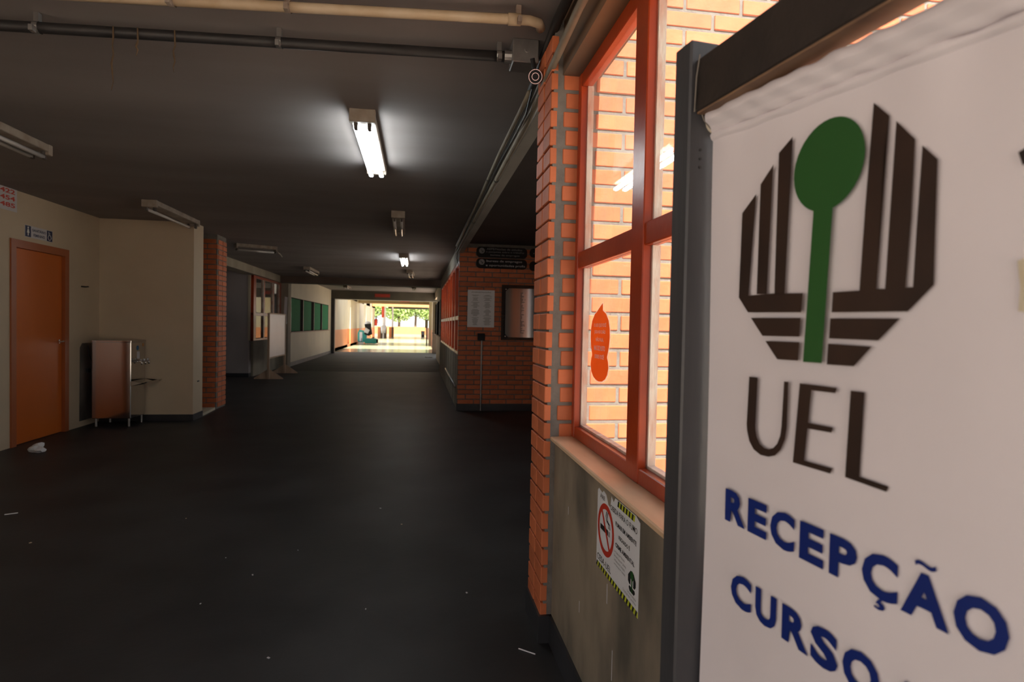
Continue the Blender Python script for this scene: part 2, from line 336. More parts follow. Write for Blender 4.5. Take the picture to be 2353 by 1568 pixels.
struct('wall_grey', bxm(-5.6, -3.97, 15.05, 15.25, 0.09, CZ), M_GREYW, 'grey plaster wall facing the camera beyond the brick pillar', 'wall')
struct('baseboard_grey', bxm(-5.6, -3.965, 15.04, 15.25, 0, 0.09), M_BASE, 'black skirting under the grey wall', 'baseboard')
struct('wall_below_window', bxm(-4.1, -3.92, 15.25, 18.1, 0, 0.86), M_CONCL, 'low concrete wall below the distant orange window', 'wall')
struct('trim_8', bxm(-4.1, -3.80, 9.97, 17.5, 2.43, CZ), M_CONCL, 'pale concrete edge beam above the distant orange window', 'beam')
struct('trim_9', bxm(-4.0, -3.68, 17.95, 18.35, 0, 2.75), M_CONCL, 'pale concrete column between orange window and green boards', 'column')
struct('wall_boards', bxm(-3.95, -3.75, 18.35, 27.2, 0.12, 2.75), mat('lit_cream_plaster', (0.70, 0.62, 0.46), (0.62, 0.55, 0.41), 1.3, 0.55), 'cream wall carrying the green notice boards', 'wall')  # brighter copy of the cream plaster, light put into its colour
struct('baseboard_boards', bxm(-3.95, -3.735, 18.35, 27.2, 0, 0.12), M_GREYBASE, 'grey skirting under the green notice boards', 'baseboard')
struct('trim_10', bxm(-3.95, -3.60, 27.0, 27.25, 0, 2.4), M_BASE, 'black shutter guide post at the left of the bright opening', 'post')

# right side
struct('wall_right', bxm(0.575, 0.735, -2.0, 2.45, 0, 0.855), M_CONC, 'stained concrete parapet wall below the near window', 'wall')
for y_, z_, l_ in ((1.72, 0.50, 0.06), (1.66, 0.30, 0.09), (2.02, 0.33, 0.04), (2.2, 0.62, 0.03)):
    obj('paint_drip', bxm(0.5742, 0.5752, y_, y_ + 0.004, z_, z_ + l_), M_PLATE, bpy.data.objects['wall_right'])
struct('baseboard_right', bxm(0.563, 0.576, -2.0, 2.45, 0, 0.115), M_BASE, 'blue black skirting along the stained concrete wall', 'baseboard')
struct('trim_11', bxm(0.553, 0.745, -2.0, 2.446, 0.855, 0.873, 0.004), M_SILL, 'worn wooden sill under the near orange window', 'sill')
struct('trim_12', bxm(0.575, 0.735, -2.0, 2.45, 2.372, CZ), mat('rusty_lintel', (0.13, 0.10, 0.075), (0.22, 0.11, 0.05), 2.5, 0.7, 0.1, stretch=(1, .6, 1)), 'rust streaked lintel above the near window', 'lintel')
struct('trim_13', bxm(0.60, 0.672, 2.73, 9.35, 2.45, CZ), mat('grey_edge', (0.46, 0.44, 0.39), (0.36, 0.34, 0.30), 2, 0.7), 'grey edge beam along the dark side hall', 'beam')
sh = new_bm(); box(sh, 3.5, 3.65, 2.7, 2.9, 0, CZ); box(sh, 3.5, 3.65, 5.0, 9.5, 0, CZ); box(sh, 3.5, 3.65, 2.9, 5.0, 2.35, CZ)  # unseen wall, opening placed to bring in light and streak the plaque
struct('wall_hall', sh, M_GREYW, 'unseen far wall of the dark side hall, its opening placed for light', 'wall')
struct('trim_14', bxm(0.70, 4.3, 2.73, 9.35, 2.605, 2.612), M_CEILSHADE, 'dark sheet under the side hall ceiling standing in for shade', 'ceiling')  # shade of the side hall put into a thin dark ceiling sheet
rw = new_bm()
box(rw, 0.62, 0.76, 9.47, 17.2, 0, 0.86); box(rw, 0.62, 0.665, 9.47, 17.2, 2.36, CZ); box(rw, 0.62, 0.76, 16.7, 17.2, 0.86, 2.36)
struct('wall_right_middle', rw, M_CONCL, 'concrete wall around the distant orange window on the right', 'wall')
struct('wall_right_boards', box(bxm(0.72, 0.9, 17.2, 24.0, 0, 2.75), 0.72, 0.9, 24.0, 28.5, 2.45, 2.75), M_CREAM, 'cream wall with the dark boards on the right', 'wall')
struct('trim_15', bxm(0.63, 0.73, 17.1, 17.3, 0, 2.43), M_BASE, 'dark downpipe casing at the corner of the right wall', 'post')
fr = new_bm(); box(fr, 0.86, 1.0, 28.5, 40.0, 1.0, 3.0); box(fr, 0.70, 0.95, 40, 41, 0, 3.0); box(fr, 0.70, 0.86, 29.8, 30.3, 0, 3.0); box(fr, 0.95, 1.05, 41, 82, 1.0, 1.02)
struct('wall_right_far', fr, M_CREAM2, 'pale plaster wall on the right of the far hallway', 'wall')
struct('wall_right_far_dado', box(bxm(0.85, 1.01, 28.5, 40.0, 0, 1.0), 0.95, 1.05, 41, 82, 0, 1.0), M_ORANGEW, 'orange painted dado on the right of the far hallway', 'wall')

# far hallway left wall with tall light slits
ys = [28.55, 34.1, 35.6, 39.2, 40.8, 44.1, 46.1, 49.5, 51.6, 55.0]
wb = new_bm(); db = new_bm()
for a, b in ((0, 1), (2, 3), (4, 5), (6, 7), (8, 9)):
    box(wb, -4.05, -3.85, ys[a], ys[b], 1.0, 3.0); box(db, -4.06, -3.84, ys[a], ys[b], 0, 1.0)
box(wb, -4.05, -3.85, 28.55, 55, 2.69, 3.0); box(db, -4.06, -3.84, 28.55, 55, 0, 0.15)
struct('wall_far_left', wb, M_CREAM2, 'pale far hallway wall broken by tall bright slits', 'wall')
struct('wall_far_left_dado', db, M_ORANGEW, 'orange painted dado below the tall bright slits', 'wall')
struct('wall_far_end', bxm(-6, 1.0, 82, 82.2, 0, 1.0), M_ORANGEW, 'low orange parapet closing the far end', 'wall')

# ---------------------------------------------------------------- brick fin wall seen through the near window
FY = 2.45
fin = struct('wall_brick', bxm(0.568, 2.36, FY + 0.0055, 2.73, 0, 3.05), M_MORTAR, 'sunlit orange brick wall outside the near window', 'wall')
brick_field(fin, 0.582, FY, 0.014, 'x', 1.778, 3.02, 0.05, 0.714 - 0.582, 0.843 - 0.582)
struct('wall_brick_outer', bxm(2.36, 4.3, FY, 2.73, 0, 3.05), M_BRICKTEX, 'outer stretch of the sunlit brick wall', 'wall')
pil = struct('wall_pillar', bxm(0.540, 0.568, FY + 0.0055, 2.73, 0.115, CZ), M_MORTAR, 'brick clad corridor end of the brick wall beside the window', 'pillar')
brick_field(pil, 0.527, FY, 0.014 + BH, 'y', 0.285, CZ - 0.10, 0.030, 0.142, 0.142, L=0.142, JT=0.009)
struct('baseboard_pillar', bxm(0.518, 0.60, FY - 0.012, 2.74, 0, 0.115), M_BASE, 'black skirting around the foot of the brick pillar', 'baseboard')

# brick wall of the side hall with the plaques
hw = struct('wall_plaques', box(bxm(0.62, 2.3, 9.362, 9.47, 0.10, CZ), 2.3, 4.4, 9.35, 9.47, 0, CZ), M_MORTAR, 'dim brick wall carrying plaques and signs', 'wall')
hw.data.materials.append(M_BRICKTEX)
brick_field(hw, 0.615, 9.35, 0.10, 'x', 1.67, CZ - 0.12, 0.05, 0.258, 0.129)
struct('baseboard_plaques', bxm(0.605, 2.3, 9.335, 9.47, 0, 0.10), M_BASE, 'black skirting under the plaque wall', 'baseboard')

# brick pillar on the left
bp = struct('wall_brick_pillar', bxm(-3.42, -2.972, 9.54, 9.96, 0.0, CZ), M_MORTAR, 'dark orange brick pillar beside the short cream wall', 'pillar')
brick_field(bp, -3.44, 9.53, 0.02, 'x', 0.475, CZ - 0.02, 0.05, 0.20, 0.33)
brick_field(bp, -2.990, 9.585, 0.02, 'y', 0.385, CZ - 0.02, 0.028, 0.19, 0.19, L=0.19)

# ================================================================== near orange window
def orange_window(name, label, cat, y_edges, z0, zb, z1, x, depth, stile=0.04, mull=0.1, glass=True, side=1, kind='structure'):
    """steel window in the plane x; y_edges are the mullion centres with both ends"""
    t = thing(name, label, cat, (x, 0, 0), kind=kind)
    ya, yb = min(y_edges), max(y_edges)
    obj('bottom_rail', bxm(0, depth, ya, yb, z0, z0 + 0.047, 0.003), M_ORANGE, t)
    obj('top_rail', bxm(0, depth, ya, yb, z1 - 0.055, z1, 0.003), M_ORANGE, t)
    obj('transom', bxm(0.002, depth - 0.002, ya, yb, zb - 0.033, zb + 0.033, 0.003), M_ORANGE, t)
    for i, y in enumerate(y_edges):
        a, b = (y - mull / 2, y + mull / 2)
        if y == ya: a, b = y, y + stile
        if y == yb: a, b = y - stile, y
        obj('mullion' if ya < y < yb else 'stile', bxm(-0.003, depth + 0.002, a, b, z0 + 0.001, z1 - 0.001, 0.003), M_ORANGE, t)
    for y, yn in zip(y_edges, y_edges[1:]):
        a = y + (stile if y == ya else mull / 2); b = yn - (stile if yn == yb else mull / 2)
        for za, zc in ((z0 + 0.047, zb - 0.033), (zb + 0.033, z1 - 0.055)):
            p = obj('pane', bxm(depth * 0.5 - 0.002, depth * 0.5 + 0.002, a, b, za, zc), GLASS, t)
            q = new_bm()
            for (u0, u1) in ((a, a + 0.009), (b - 0.009, b)): box(q, depth * 0.5 + 0.0025, depth + 0.004, u0, u1, za, zc)
            box(q, depth * 0.5 + 0.0025, depth + 0.004, a, b, za, za + 0.009)
            obj('lit_edge_bead', q, M_LITEDGE, p)  # pale flaking strips with the sunlit frame edge put into their colour
    return t
orange_window('window_1', 'large orange painted steel window at the brick wall, near right', 'window',
              [-1.995, -1.25, -0.505, 0.24, 0.98, 1.725, 2.446], 0.873, 1.607, 2.371, 0.645, 0.045)
orange_window('window_2', 'row of orange red window frames glowing at the distant right wall', 'window',
              [9.50, 10.4, 11.3, 12.2, 13.1, 14.0, 14.9, 15.8, 16.7], 0.862, 1.45, 2.358, 0.625, 0.20)
wl = orange_window('window_3', 'orange framed window with dark panes behind the white stand board', 'window',
                   [15.06, 16.05, 17.05, 17.94], 0.862, 1.50, 2.428, -3.93, 0.06, stile=0.2)
obj('reveal_board', bxm(-0.06, -0.005, 15.03, 15.06, 0.87, 2.42), M_CREAM2, wl)
struct('wall_behind_window', bxm(-5.6, -5.45, 15.25, 18.0, 0, CZ), mat('dim_room', (0.10, 0.09, 0.08), (0.08, 0.07, 0.06), 2, 0.8), 'dim room wall behind the distant orange window', 'wall')  # dimness of the room put into its dark wall colour
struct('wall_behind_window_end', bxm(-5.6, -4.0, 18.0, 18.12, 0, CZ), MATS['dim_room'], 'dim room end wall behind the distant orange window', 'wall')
struct('ceiling_behind_window', bxm(-5.6, -4.1, 15.25, 18.0, 2.43, 2.6), M_CEILSHADE, 'dim room ceiling behind the distant orange window', 'ceiling')

# ================================================================== banner stand
_vb = ray(780, 737); _vb.z = 0; U = -_vb.normalized()              # along the banner, towards the viewer
Nn = Vector((U.y, -U.x, 0)).normalized()                            # towards the corridor
if Nn.x > 0: Nn = -Nn
P0 = CAM + ray(1643, 330) * 0.90
Zu = Vector((0, 0, 1))
def bp2(px, py, n=0.0):
    """pixel -> (s, z) in the banner plane, shifted n towards the corridor"""
    r = ray(px, py); o = P0 + Nn * n
    p = CAM + r * ((o - CAM).dot(Nn) / r.dot(Nn)); d = p - P0
    return (d.dot(U), p.z)
BO = Vector((P0.x, P0.y, 0))
def bw(s, z, n=0.0): return BO + U * s + Zu * z + Nn * n
stand = thing('banner_stand', 'black wooden stand frame holding the white reception banner', 'stand', (0, 0, 0))
ptop = bp2(1600, 130)[1]
def bbox(s0, s1, z0, z1, n0, n1, bev=0.003):
    bm = bxm(s0, s1, n0, n1, z0, z1, bev)
    bm.transform(Matrix(((U.x, Nn.x, 0, BO.x), (U.y, Nn.y, 0, BO.y), (0, 0, 1, 0), (0, 0, 0, 1))))
    return bm
BW = 0.80
obj('post', bbox(-0.052, -0.008, 0.0, ptop, -0.022, 0.040), M_POST, stand)
obj('post', bbox(BW + 0.01, BW + 0.054, 0.0, ptop, -0.022, 0.040), M_POST, stand)
zb0 = bp2(1640, 248, 0.03)[1] + 0.008; zb1 = bp2(1640, 108, 0.03)[1]
bmob = obj('top_beam', bbox(-0.010, BW + 0.012, zb0, zb1, -0.008, 0.030), M_BEAM, stand)
obj('beam_underside', bbox(-0.006, BW + 0.008, zb0 - 0.002, zb0 + 0.001, -0.006, 0.028, 0), M_BEAMU, bmob)  # thin brown sheet along the bottom of the black beam
for s in (-0.03, BW + 0.032):
    obj('foot', bbox(s - 0.02, s + 0.02, 0.0, 0.05, -0.035, 0.34), M_POST, stand)
obj('bottom_rail', bbox(-0.008, BW + 0.01, 0.16, 0.20, -0.01, 0.03), M_POST, stand)
hb = new_bm()
for py in (334, 355, 375):
    s, z = bp2(1614, py, 0.03)
    c = bw(-0.0078, z, 0.020); tube(hb, [c, c + U * 0.0012], 0.0022, 8)
obj('screw_hole', hb, M_BLACKINK, stand)

banner = thing('banner', 'white hanging banner with the university tree emblem and blue reception lettering', 'banner', (0, 0, 0))
zt = bp2(1650, 318)[1]; zrod = bp2(1632, 284)[1]; RR = 0.0165; TILT = 0.062      # the rod hangs a little crooked
# cloth with soft creases
def crease(s, z):
    d = max(0.0, zt - TILT * s - z)
    return 0.0022 * math.sin(s * 21 + z * 5) * math.exp(-d * 5) + 0.0016 * math.sin(s * 9 - z * 7) + 0.0014 * math.sin(s * 44 + 1.5 * math.sin(s * 17)) * math.exp(-d * 16)
bm = new_bm(); NS, NZ = 90, 110; zbot = 0.24; grid = []
for i in range(NS + 1):
    col_ = []
    for j in range(NZ + 1):
        s = BW * i / NS; z = (zt - TILT * s) - (zt - TILT * s - zbot) * (j / NZ) ** 1.15
        col_.append(bm.verts.new(bw(s, z, crease(s, z))))
    grid.append(col_)
for i in range(NS):
    for j in range(NZ): bm.faces.new((grid[i][j], grid[i + 1][j], grid[i + 1][j + 1], grid[i][j + 1]))
cloth = obj('cloth', bm, M_CLOTH, banner, smooth=True)
# rod sleeve
bm = new_bm(); rings = []
for i in range(121):
    s = BW * i / 120; ring = []
    for k in range(28):
        a = 2 * math.pi * k / 28
        wv = 1 + 0.07 * math.sin(s * 60 + 3 * math.sin(s * 23) + a * 1.5) * max(0, math.sin(a + .6)) + 0.05 * math.sin(s * 130 + a * 3)
        r = RR * wv; dz = math.sin(a) * r; dn = math.cos(a) * r
        if dz < -0.4 * RR: dz *= 1.25; dn *= 0.55
        ring.append(bm.verts.new(bw(s, zrod - TILT * s + dz, dn + 0.002)))
    rings.append(ring)
for a, b in zip(rings, rings[1:]):
    for k in range(28): bm.faces.new((a[k], a[(k + 1) % 28], b[(k + 1) % 28], b[k]))
obj('rod_sleeve', bm, M_CLOTH, banner, smooth=True)
bm = new_bm(); rings = []
for i in range(61):
    s = BW * i / 60
    rings.append([bm.verts.new(bw(s, zt - TILT * s + 0.004 * q + 0.0008 * math.sin(s * 70 + q), 0.0035 + crease(s, zt - TILT * s) + 0.0018 * (1 - (q - 1) ** 2))) for q in range(-1, 4)])
for a, b in zip(rings, rings[1:]):
    for k in range(4): bm.faces.new((a[k], a[k + 1], b[k + 1], b[k]))
obj('hem_seam', bm, M_CLOTH, banner, smooth=True)
bm = new_bm(); tube(bm, [bw(-0.006, zrod), bw(BW + 0.006, zrod - TILT * BW)], RR * 0.72, 16)
rod = obj('rod', bm, M_ROD, banner, smooth=True)
for s in (-0.006, BW + 0.006):
    bm = new_bm(); ball(bm, (0, 0, 0), RR * 1.0, 16, (0.75, 1, 1)); bm.transform(Matrix.Translation(bw(s, zrod - TILT * max(s, 0))))
    obj('rod_cap', bm, M_ROD, rod, smooth=True)
sp = [bw(0.002, zb1 + 0.003, 0.031), bw(-0.001, zb0 + 0.05, 0.034), bw(-0.004, zb0, 0.034), bw(-0.006, zrod + 0.02, 0.024), bw(-0.004, zrod, RR + 0.001), bw(0.002, zrod - RR - 0.003, 0.003), bw(0.010, zrod - RR - 0.005, 0.002)]
obj('hanging_string', tube(new_bm(), sp, 0.0011, 6), M_STRING, banner)

def print_poly(name, pix, m, n=0.0042, parent=banner):
    pts = [bp2(x, y, 0.004) for x, y in pix]
    bm = new_bm(); f = bm.faces.new([bm.verts.new(bw(s, z, n)) for s, z in pts])
    bmesh.ops.triangulate(bm, faces=[f])
    return obj(name, bm, m, parent)
def print_letters(word, edges, y_base, y_top, m, bold):
    """each capital fitted between its left and right pixel; y_base / y_top give the line's pixel rows"""
    adv = {'R': (722, 73, 715), 'E': (667, 73, 617), 'C': (722, 47, 670), 'P': (667, 73, 621), 'Ç': (722, 47, 670), 'Ã': (722, 2, 718), 'O': (778, 43, 734), 'U': (722, 72, 647), 'S': (667, 36, 622), 'N': (722, 74, 645), ' ': (278, 0, 0)}
    sA = bp2(edges[0], y_base(edges[0]), 0.004)[0]; sB = bp2(edges[1], y_base(edges[1]), 0.004)[0]
    total = sum(adv[c][0] for c in word[:edges[2]]) - adv[word[0]][1] - (adv[word[edges[2] - 1]][0] - adv[word[edges[2] - 1]][2])
    k_ = (sB - sA) / total; pen = -adv[word[0]][1]
    zA = (bp2(edges[0], y_base(edges[0]), 0.004)[1], bp2(edges[0], y_top(edges[0]), 0.004)[1]); zB = (bp2(edges[1], y_base(edges[1]), 0.004)[1], bp2(edges[1], y_top(edges[1]), 0.004)[1])
    for ch in word:
        a_, l_, r_ = adv[ch]; s0_, s1_ = sA + (pen + l_) * k_, sA + (pen + r_) * k_; pen += a_
        if ch == ' ': continue
        f_ = (s0_ - sA) / (sB - sA); b = (s0_, zA[0] + (zB[0] - zA[0]) * f_); c = (s1_, b[1]); h = (zA[1] - zA[0]) * (1 - f_) + (zB[1] - zB[0]) * f_
        base = {'Ç': 'C', 'Ã': 'A'}.get(ch, ch); over = 0.017 * h if base in 'CSOU' else 0.0
        z0 = b[1] - over; hh = h + (over * 2 if base != 'U' else over)
        o = text(base, m, banner, bw(b[0], z0, 0.0042), U, Zu, c[0] - b[0], hh, bold, 'printed_lettering')
        wd = c[0] - b[0]
        if ch == 'Ç':
            pts = [(0.50, -0.01), (0.60, -0.01), (0.56, -0.07), (0.64, -0.10), (0.68, -0.16), (0.64, -0.23), (0.52, -0.26), (0.38, -0.24), (0.39, -0.19), (0.50, -0.205), (0.54, -0.17), (0.50, -0.14), (0.42, -0.13)]
            quads = [[pts[0], pts[1], pts[2], pts[12]], [pts[2], pts[3], pts[11], pts[12]], [pts[3], pts[4], pts[10], pts[11]], [pts[4], pts[5], pts[10]], [pts[5], pts[6], pts[9], pts[10]], [pts[6], pts[7], pts[8], pts[9]]]
        elif ch == 'Ã':
            up = [(0.27, 1.20), (0.34, 1.245), (0.42, 1.24), (0.52, 1.20), (0.60, 1.185), (0.66, 1.21), (0.70, 1.25)]
            quads = [[(a[0], a[1]), (d[0], d[1]), (d[0] + 0.02, d[1] - 0.085), (a[0] + 0.02, a[1] - 0.085)] for a, d in zip(up, up[1:])]
        else: continue
        bm = new_bm()
        for q in quads: bm.faces.new([bm.verts.new(bw(b[0] + p[0] * wd, b[1] + p[1] * h, 0.0042)) for p in q])
        obj('printed_accent', bm, m, o)
EM = thing('printed_emblem', None, None); EM.parent = banner
def ep(name, pix, m, n=0.0042): return print_poly(name, pix, m, n, EM)
# left bars
ep('emblem_bar', [(1822, 314), (1819, 330), (1803, 678), (1780, 678), (1780, 662), (1790, 352)], M_INK)
ep('emblem_bar', [(1778, 378), (1776, 400), (1762, 676), (1739, 676), (1748, 424)], M_INK)
ep('emblem_bar', [(1738, 446), (1736, 470), (1720, 680), (1698, 684), (1706, 490)], M_INK)
ep('emblem_bar', [(1698, 684), (1720, 680), (1739, 678), (1762, 676), (1780, 675), (1845, 674), (1841, 718), (1719, 718)], M_INK)
ep('emblem_bar', [(1726, 731), (1840, 731), (1837, 774), (1752, 772)], M_INK)
ep('emblem_bar', [(1759, 784), (1837, 787), (1834, 829), (1786, 826)], M_INK)
# right bars
ep('emblem_bar', [(2008, 236), (2044, 266), (2030, 350), (2014, 664), (1975, 668), (1988, 480)], M_INK)
ep('emblem_bar', [(2060, 278), (2103, 320), (2094, 500), (2081, 662), (2034, 664), (2046, 480)], M_INK)
ep('emblem_bar', [(2120, 334), (2155, 366), (2150, 520), (2146, 655), (2098, 660), (2108, 500)], M_INK)
ep('emblem_bar', [(1914, 672), (1975, 668), (2014, 664), (2034, 664), (2081, 662), (2098, 660), (2146, 655), (2086, 716), (1911, 718)], M_INK)
ep('emblem_bar', [(1908, 732), (2068, 732), (2018, 783), (1905, 778)], M_INK)
ep('emblem_bar', [(1903, 790), (2003, 797), (1962, 842), (1900, 838)], M_INK)
ell = []
for k in range(40):
    a = 2 * math.pi * k / 40
    ell.append((1906.5 + 82 * math.cos(a), 377 + 104 * math.sin(a) - 34 * math.cos(a)))
ep('emblem_crown', ell, M_GREENINK)
ep('emblem_trunk', [(1871, 470), (1915, 470), (1889, 835), (1846, 832)], M_GREENINK, 0.0046)
# UEL
def print_quads(name, quads, m, n=0.0042):
    bm = new_bm()
    for q in quads: bm.faces.new([bm.verts.new(bw(*bp2(x, y, 0.004), n)) for x, y in q])
    return obj(name, bm, m, banner)
u_out = [(1722, 866), (1716, 975), (1717, 990), (1722, 1014), (1732, 1033), (1748, 1046), (1766, 1050), (1781, 1047), (1794, 1034), (1804, 1010), (1808, 985), (1812, 878)]
u_in = [(1741, 868), (1736, 980), (1736.5, 990), (1739, 1005), (1746, 1021), (1756, 1030), (1767, 1033), (1777, 1030), (1786, 1020), (1793, 1002), (1796, 980), (1802, 877)]
print_quads('printed_lettering', [[u_out[q], u_out[q + 1], u_in[q + 1], u_in[q]] for q in range(len(u_out) - 1)], M_INK)
print_quads('printed_lettering', [[(1838, 881), (1866, 885), (1848, 1059), (1822, 1063)], [(1866, 884.6), (1923, 892), (1920, 904), (1864.5, 897)], [(1857, 972), (1914, 983), (1911, 995), (1855.5, 985)], [(1848, 1059), (1913, 1077), (1908, 1089), (1822, 1063)]], M_INK)
print_quads('printed_lettering', [[(1955, 898), (1987, 902), (1975, 1096), (1942, 1097)], [(1975, 1096), (2042, 1119), (2037, 1131), (1942, 1097)]], M_INK)
print_letters('RECEPÇÃO', (1665.7, 2317.5, 8),
              lambda x: 1194 + 0.516 * (x - 1666), lambda x: 1121 + 0.4335 * (x - 1666), M_BLUEINK, 0.042)
print_letters('CURSO N', (1678.7, 2020, 5),
              lambda x: 1383 + 0.7175 * (x - 1680), lambda x: 1311 + 0.637 * (x - 1680), M_BLUEINK, 0.042)
# marks at the right edge of the banner
print_poly('printed_mark', [(2340, 350), (2365, 335), (2372, 372), (2350, 380)], M_INK)
print_poly('stain', [(2338, 600), (2366, 590), (2368, 720), (2340, 715), (2345, 660)], mat('ochre_stain', (0.52, 0.44, 0.30), (0.6, 0.54, 0.42), 30, 0.6))

# ================================================================== near window sticker and no-smoking poster
def flat(name, m, parent, pts, o, xd, yd, nd, thick=0.0006):
    return obj(name, prism(new_bm(), pts, o, xd, yd, nd, thick), m, parent)
XW = Vector((0, -1, 0)); ZW = Vector((0, 0, 1)); NW = Vector((-1, 0, 0))     # reading on the right wall
st = thing('footprint_sticker', 'orange shoe sole sticker with white slogan on the window pane', 'sticker', (0.6645, 2.145, 1.27))
half = [(0.022, 0.124), (0.048, 0.112), (0.070, 0.088), (0.080, 0.058), (0.082, 0.025), (0.077, -0.008), (0.068, -0.032), (0.064, -0.044), (0.072, -0.058), (0.077, -0.080), (0.070, -0.105), (0.052, -0.124), (0.026, -0.135), (0.0, -0.138)]
out = [(0.020, 0.150)] + half + [(-x, z) for x, z in half[-2::-1]][:-1] + [(-0.028, 0.122), (0.004, 0.142)]
out = [(x * 1.42, z) for x, z in out]
flat('sticker_border', M_STICKB, st, [(p[0] * 1.05, p[1] * 1.03) for p in out], (0.0008, 0, 0), XW, ZW, NW, 0.0004)
flat('sticker_face', M_STICKER, st, out, (0, 0, 0), XW, ZW, NW, 0.0006)
for s_, zz, wd in (('O LIXO QUE VOCÊ', 0.062, 0.116), ('JOGA NO CHÃO', 0.036, 0.104), ('NÃO FALA,', 0.008, 0.074), ('MAS DIZ MUITO', -0.024, 0.104), ('SOBRE VOCÊ!', -0.054, 0.088)):
    text(s_, M_STICKT, st, Vector((-0.0009, wd * 0.65, zz)), XW, ZW, wd * 1.3, 0.019, 0.03)

PX, PZ = 0.367, 0.262
ps = thing('no_smoking_poster', 'white no smoking poster with red prohibition ring on the concrete wall', 'poster', (0.575, 1.835, 0.578))
flat('sheet', M_PAPER, ps, [(0, 0), (PX, 0), (PX, PZ - 0.012), (PX - 0.03, PZ - 0.002), (0.17, PZ - 0.004), (0.155, PZ - 0.02), (0.135, PZ - 0.008), (0.125, PZ - 0.045), (0.105, PZ - 0.042), (0.085, PZ - 0.018), (0.06, PZ - 0.012), (0.045, PZ - 0.022), (0.01, PZ - 0.016), (0, PZ - 0.025)], (0, 0, 0), XW, ZW, NW, 0.0008)
def pq(x, z, n=0.0012): return Vector((0, -x, z)) + NW * n
k = 0; x = 0.0
while x < PX - 0.001:
    pts = [(x, 0), (min(x + 0.0115, PX), 0), (min(x + 0.0185, PX), 0.016), (min(x + 0.007, PX), 0.016)]
    flat('hazard_stripe', M_YELLOW if k % 2 else M_BLACKINK, ps, pts, pq(0, 0, 0.0009), XW, ZW, NW, 0.0003); x += 0.0115; k += 1
x = 0.19
while x < PX - 0.045:
    flat('hazard_stripe', M_YELLOW if k % 2 else M_BLACKINK, ps, [(x, PZ - 0.022), (x + 0.0115, PZ - 0.022), (x + 0.016, PZ - 0.005), (x + 0.0045, PZ - 0.005)], pq(0, 0, 0.0009), XW, ZW, NW, 0.0003); x += 0.0115; k += 1
def ringbm(cx, cz, r0, r1, o):
    bm = new_bm(); N = 40; a = []; b = []
    for i in range(N):
        t = 2 * math.pi * i / N
        a.append(bm.verts.new(o + XW * (cx + r0 * math.cos(t)) + ZW * (cz + r0 * math.sin(t)))); b.append(bm.verts.new(o + XW * (cx + r1 * math.cos(t)) + ZW * (cz + r1 * math.sin(t))))
    for i in range(N): bm.faces.new((a[i], b[i], b[(i + 1) % N], a[(i + 1) % N]))
    return bm
obj('prohibition_ring', ringbm(0.088, 0.137, 0.062, 0.079, Vector((-0.0013, 0, 0))), M_REDINK, ps)
flat('prohibition_bar', M_REDINK, ps, [(0.040, 0.190), (0.051, 0.195), (0.136, 0.084), (0.125, 0.079)], pq(0, 0, 0.0013), XW, ZW, NW, 0.0003)
flat('cigarette', M_BLACKINK, ps, [(0.036, 0.127), (0.110, 0.127), (0.110, 0.143), (0.036, 0.143)], pq(0, 0, 0.0010), XW, ZW, NW, 0.0002)
flat('cigarette_tip', M_GREYINK, ps, [(0.114, 0.127), (0.128, 0.127), (0.128, 0.143), (0.114, 0.143)], pq(0, 0, 0.0010), XW, ZW, NW, 0.0002)
bm = new_bm()
for dx in (0, 0.012):
    tube(bm, [pq(0.118 + dx * .9, 0.150, 0.0010), pq(0.114 + dx, 0.163, 0.0010), pq(0.096 + dx, 0.168, 0.0010), pq(0.090 + dx, 0.180, 0.0010), pq(0.095 + dx, 0.196, 0.0010)], 0.0016, 6)
obj('smoke_curl', bm, M_BLACKINK, ps)
for s_, x, z, wd, h, bo in (('ÁRE', 0.028, 0.222, 0.046, 0.016, 0.01), ('OIBIDA PARA O FUMO', 0.128, 0.213, 0.222, 0.016, 0.01), ('FUMAR EM AMBIENTE', 0.178, 0.181, 0.168, 0.013, 0.03),
                            ('FECHADO É', 0.208, 0.151, 0.09, 0.014, 0.03), ('CRIME AMBIENTAL', 0.180, 0.121, 0.155, 0.013, 0.03), ('CESA-UEL', 0.010, 0.024, 0.135, 0.019, 0.01)):
    text(s_, M_BLACKINK, ps, pq(x, z), XW, ZW, wd, h, bo)
for i, (s_, wd) in enumerate((('Lei Federal Nº 9294/96', 0.088), ('Decreto Federal Nº 2018/96', 0.100), ('Lei Estadual Nº 14743/05', 0.090), ('Lei Municipal Nº 9294/03', 0.094))):
    text(s_, M_GREYINK, ps, pq(0.172, 0.104 - i * 0.0125), XW, ZW, wd, 0.006, 0.0)
for i, (s_, wd) in enumerate((('Universidade', 0.066), ('Estadual de Londrina', 0.100))):
    text(s_, M_GREYINK, ps, pq(0.352 - wd, 0.036 - i * 0.011), XW, ZW, wd, 0.008, 0.0)
for pts in ([(0, 0.04), (0.02, 0.058), (0.02, 0.018), (0.008, 0.018), (0, 0.024)], [(0.04, 0.018), (0.04, 0.058), (0.058, 0.040), (0.058, 0.026), (0.05, 0.018)], [(0.006, 0.008), (0.014, 0.0), (0.046, 0.0), (0.054, 0.008), (0.050, 0.014), (0.010, 0.014)]):
    flat('logo_mark', M_BLACKINK, ps, pts, pq(0.290, 0.046, 0.0010), XW, ZW, NW, 0.0002)
flat('logo_tree', M_GREENINK, ps, [(0.026, 0.0), (0.034, 0.0), (0.034, 0.034)] + [(0.030 + 0.012 * math.sin(a), 0.046 - 0.013 * math.cos(a)) for a in [0.5 + i * (2 * math.pi - 1.0) / 14 for i in range(15)]] + [(0.026, 0.034)], pq(0.290, 0.046, 0.0013), XW, ZW, NW, 0.0002)

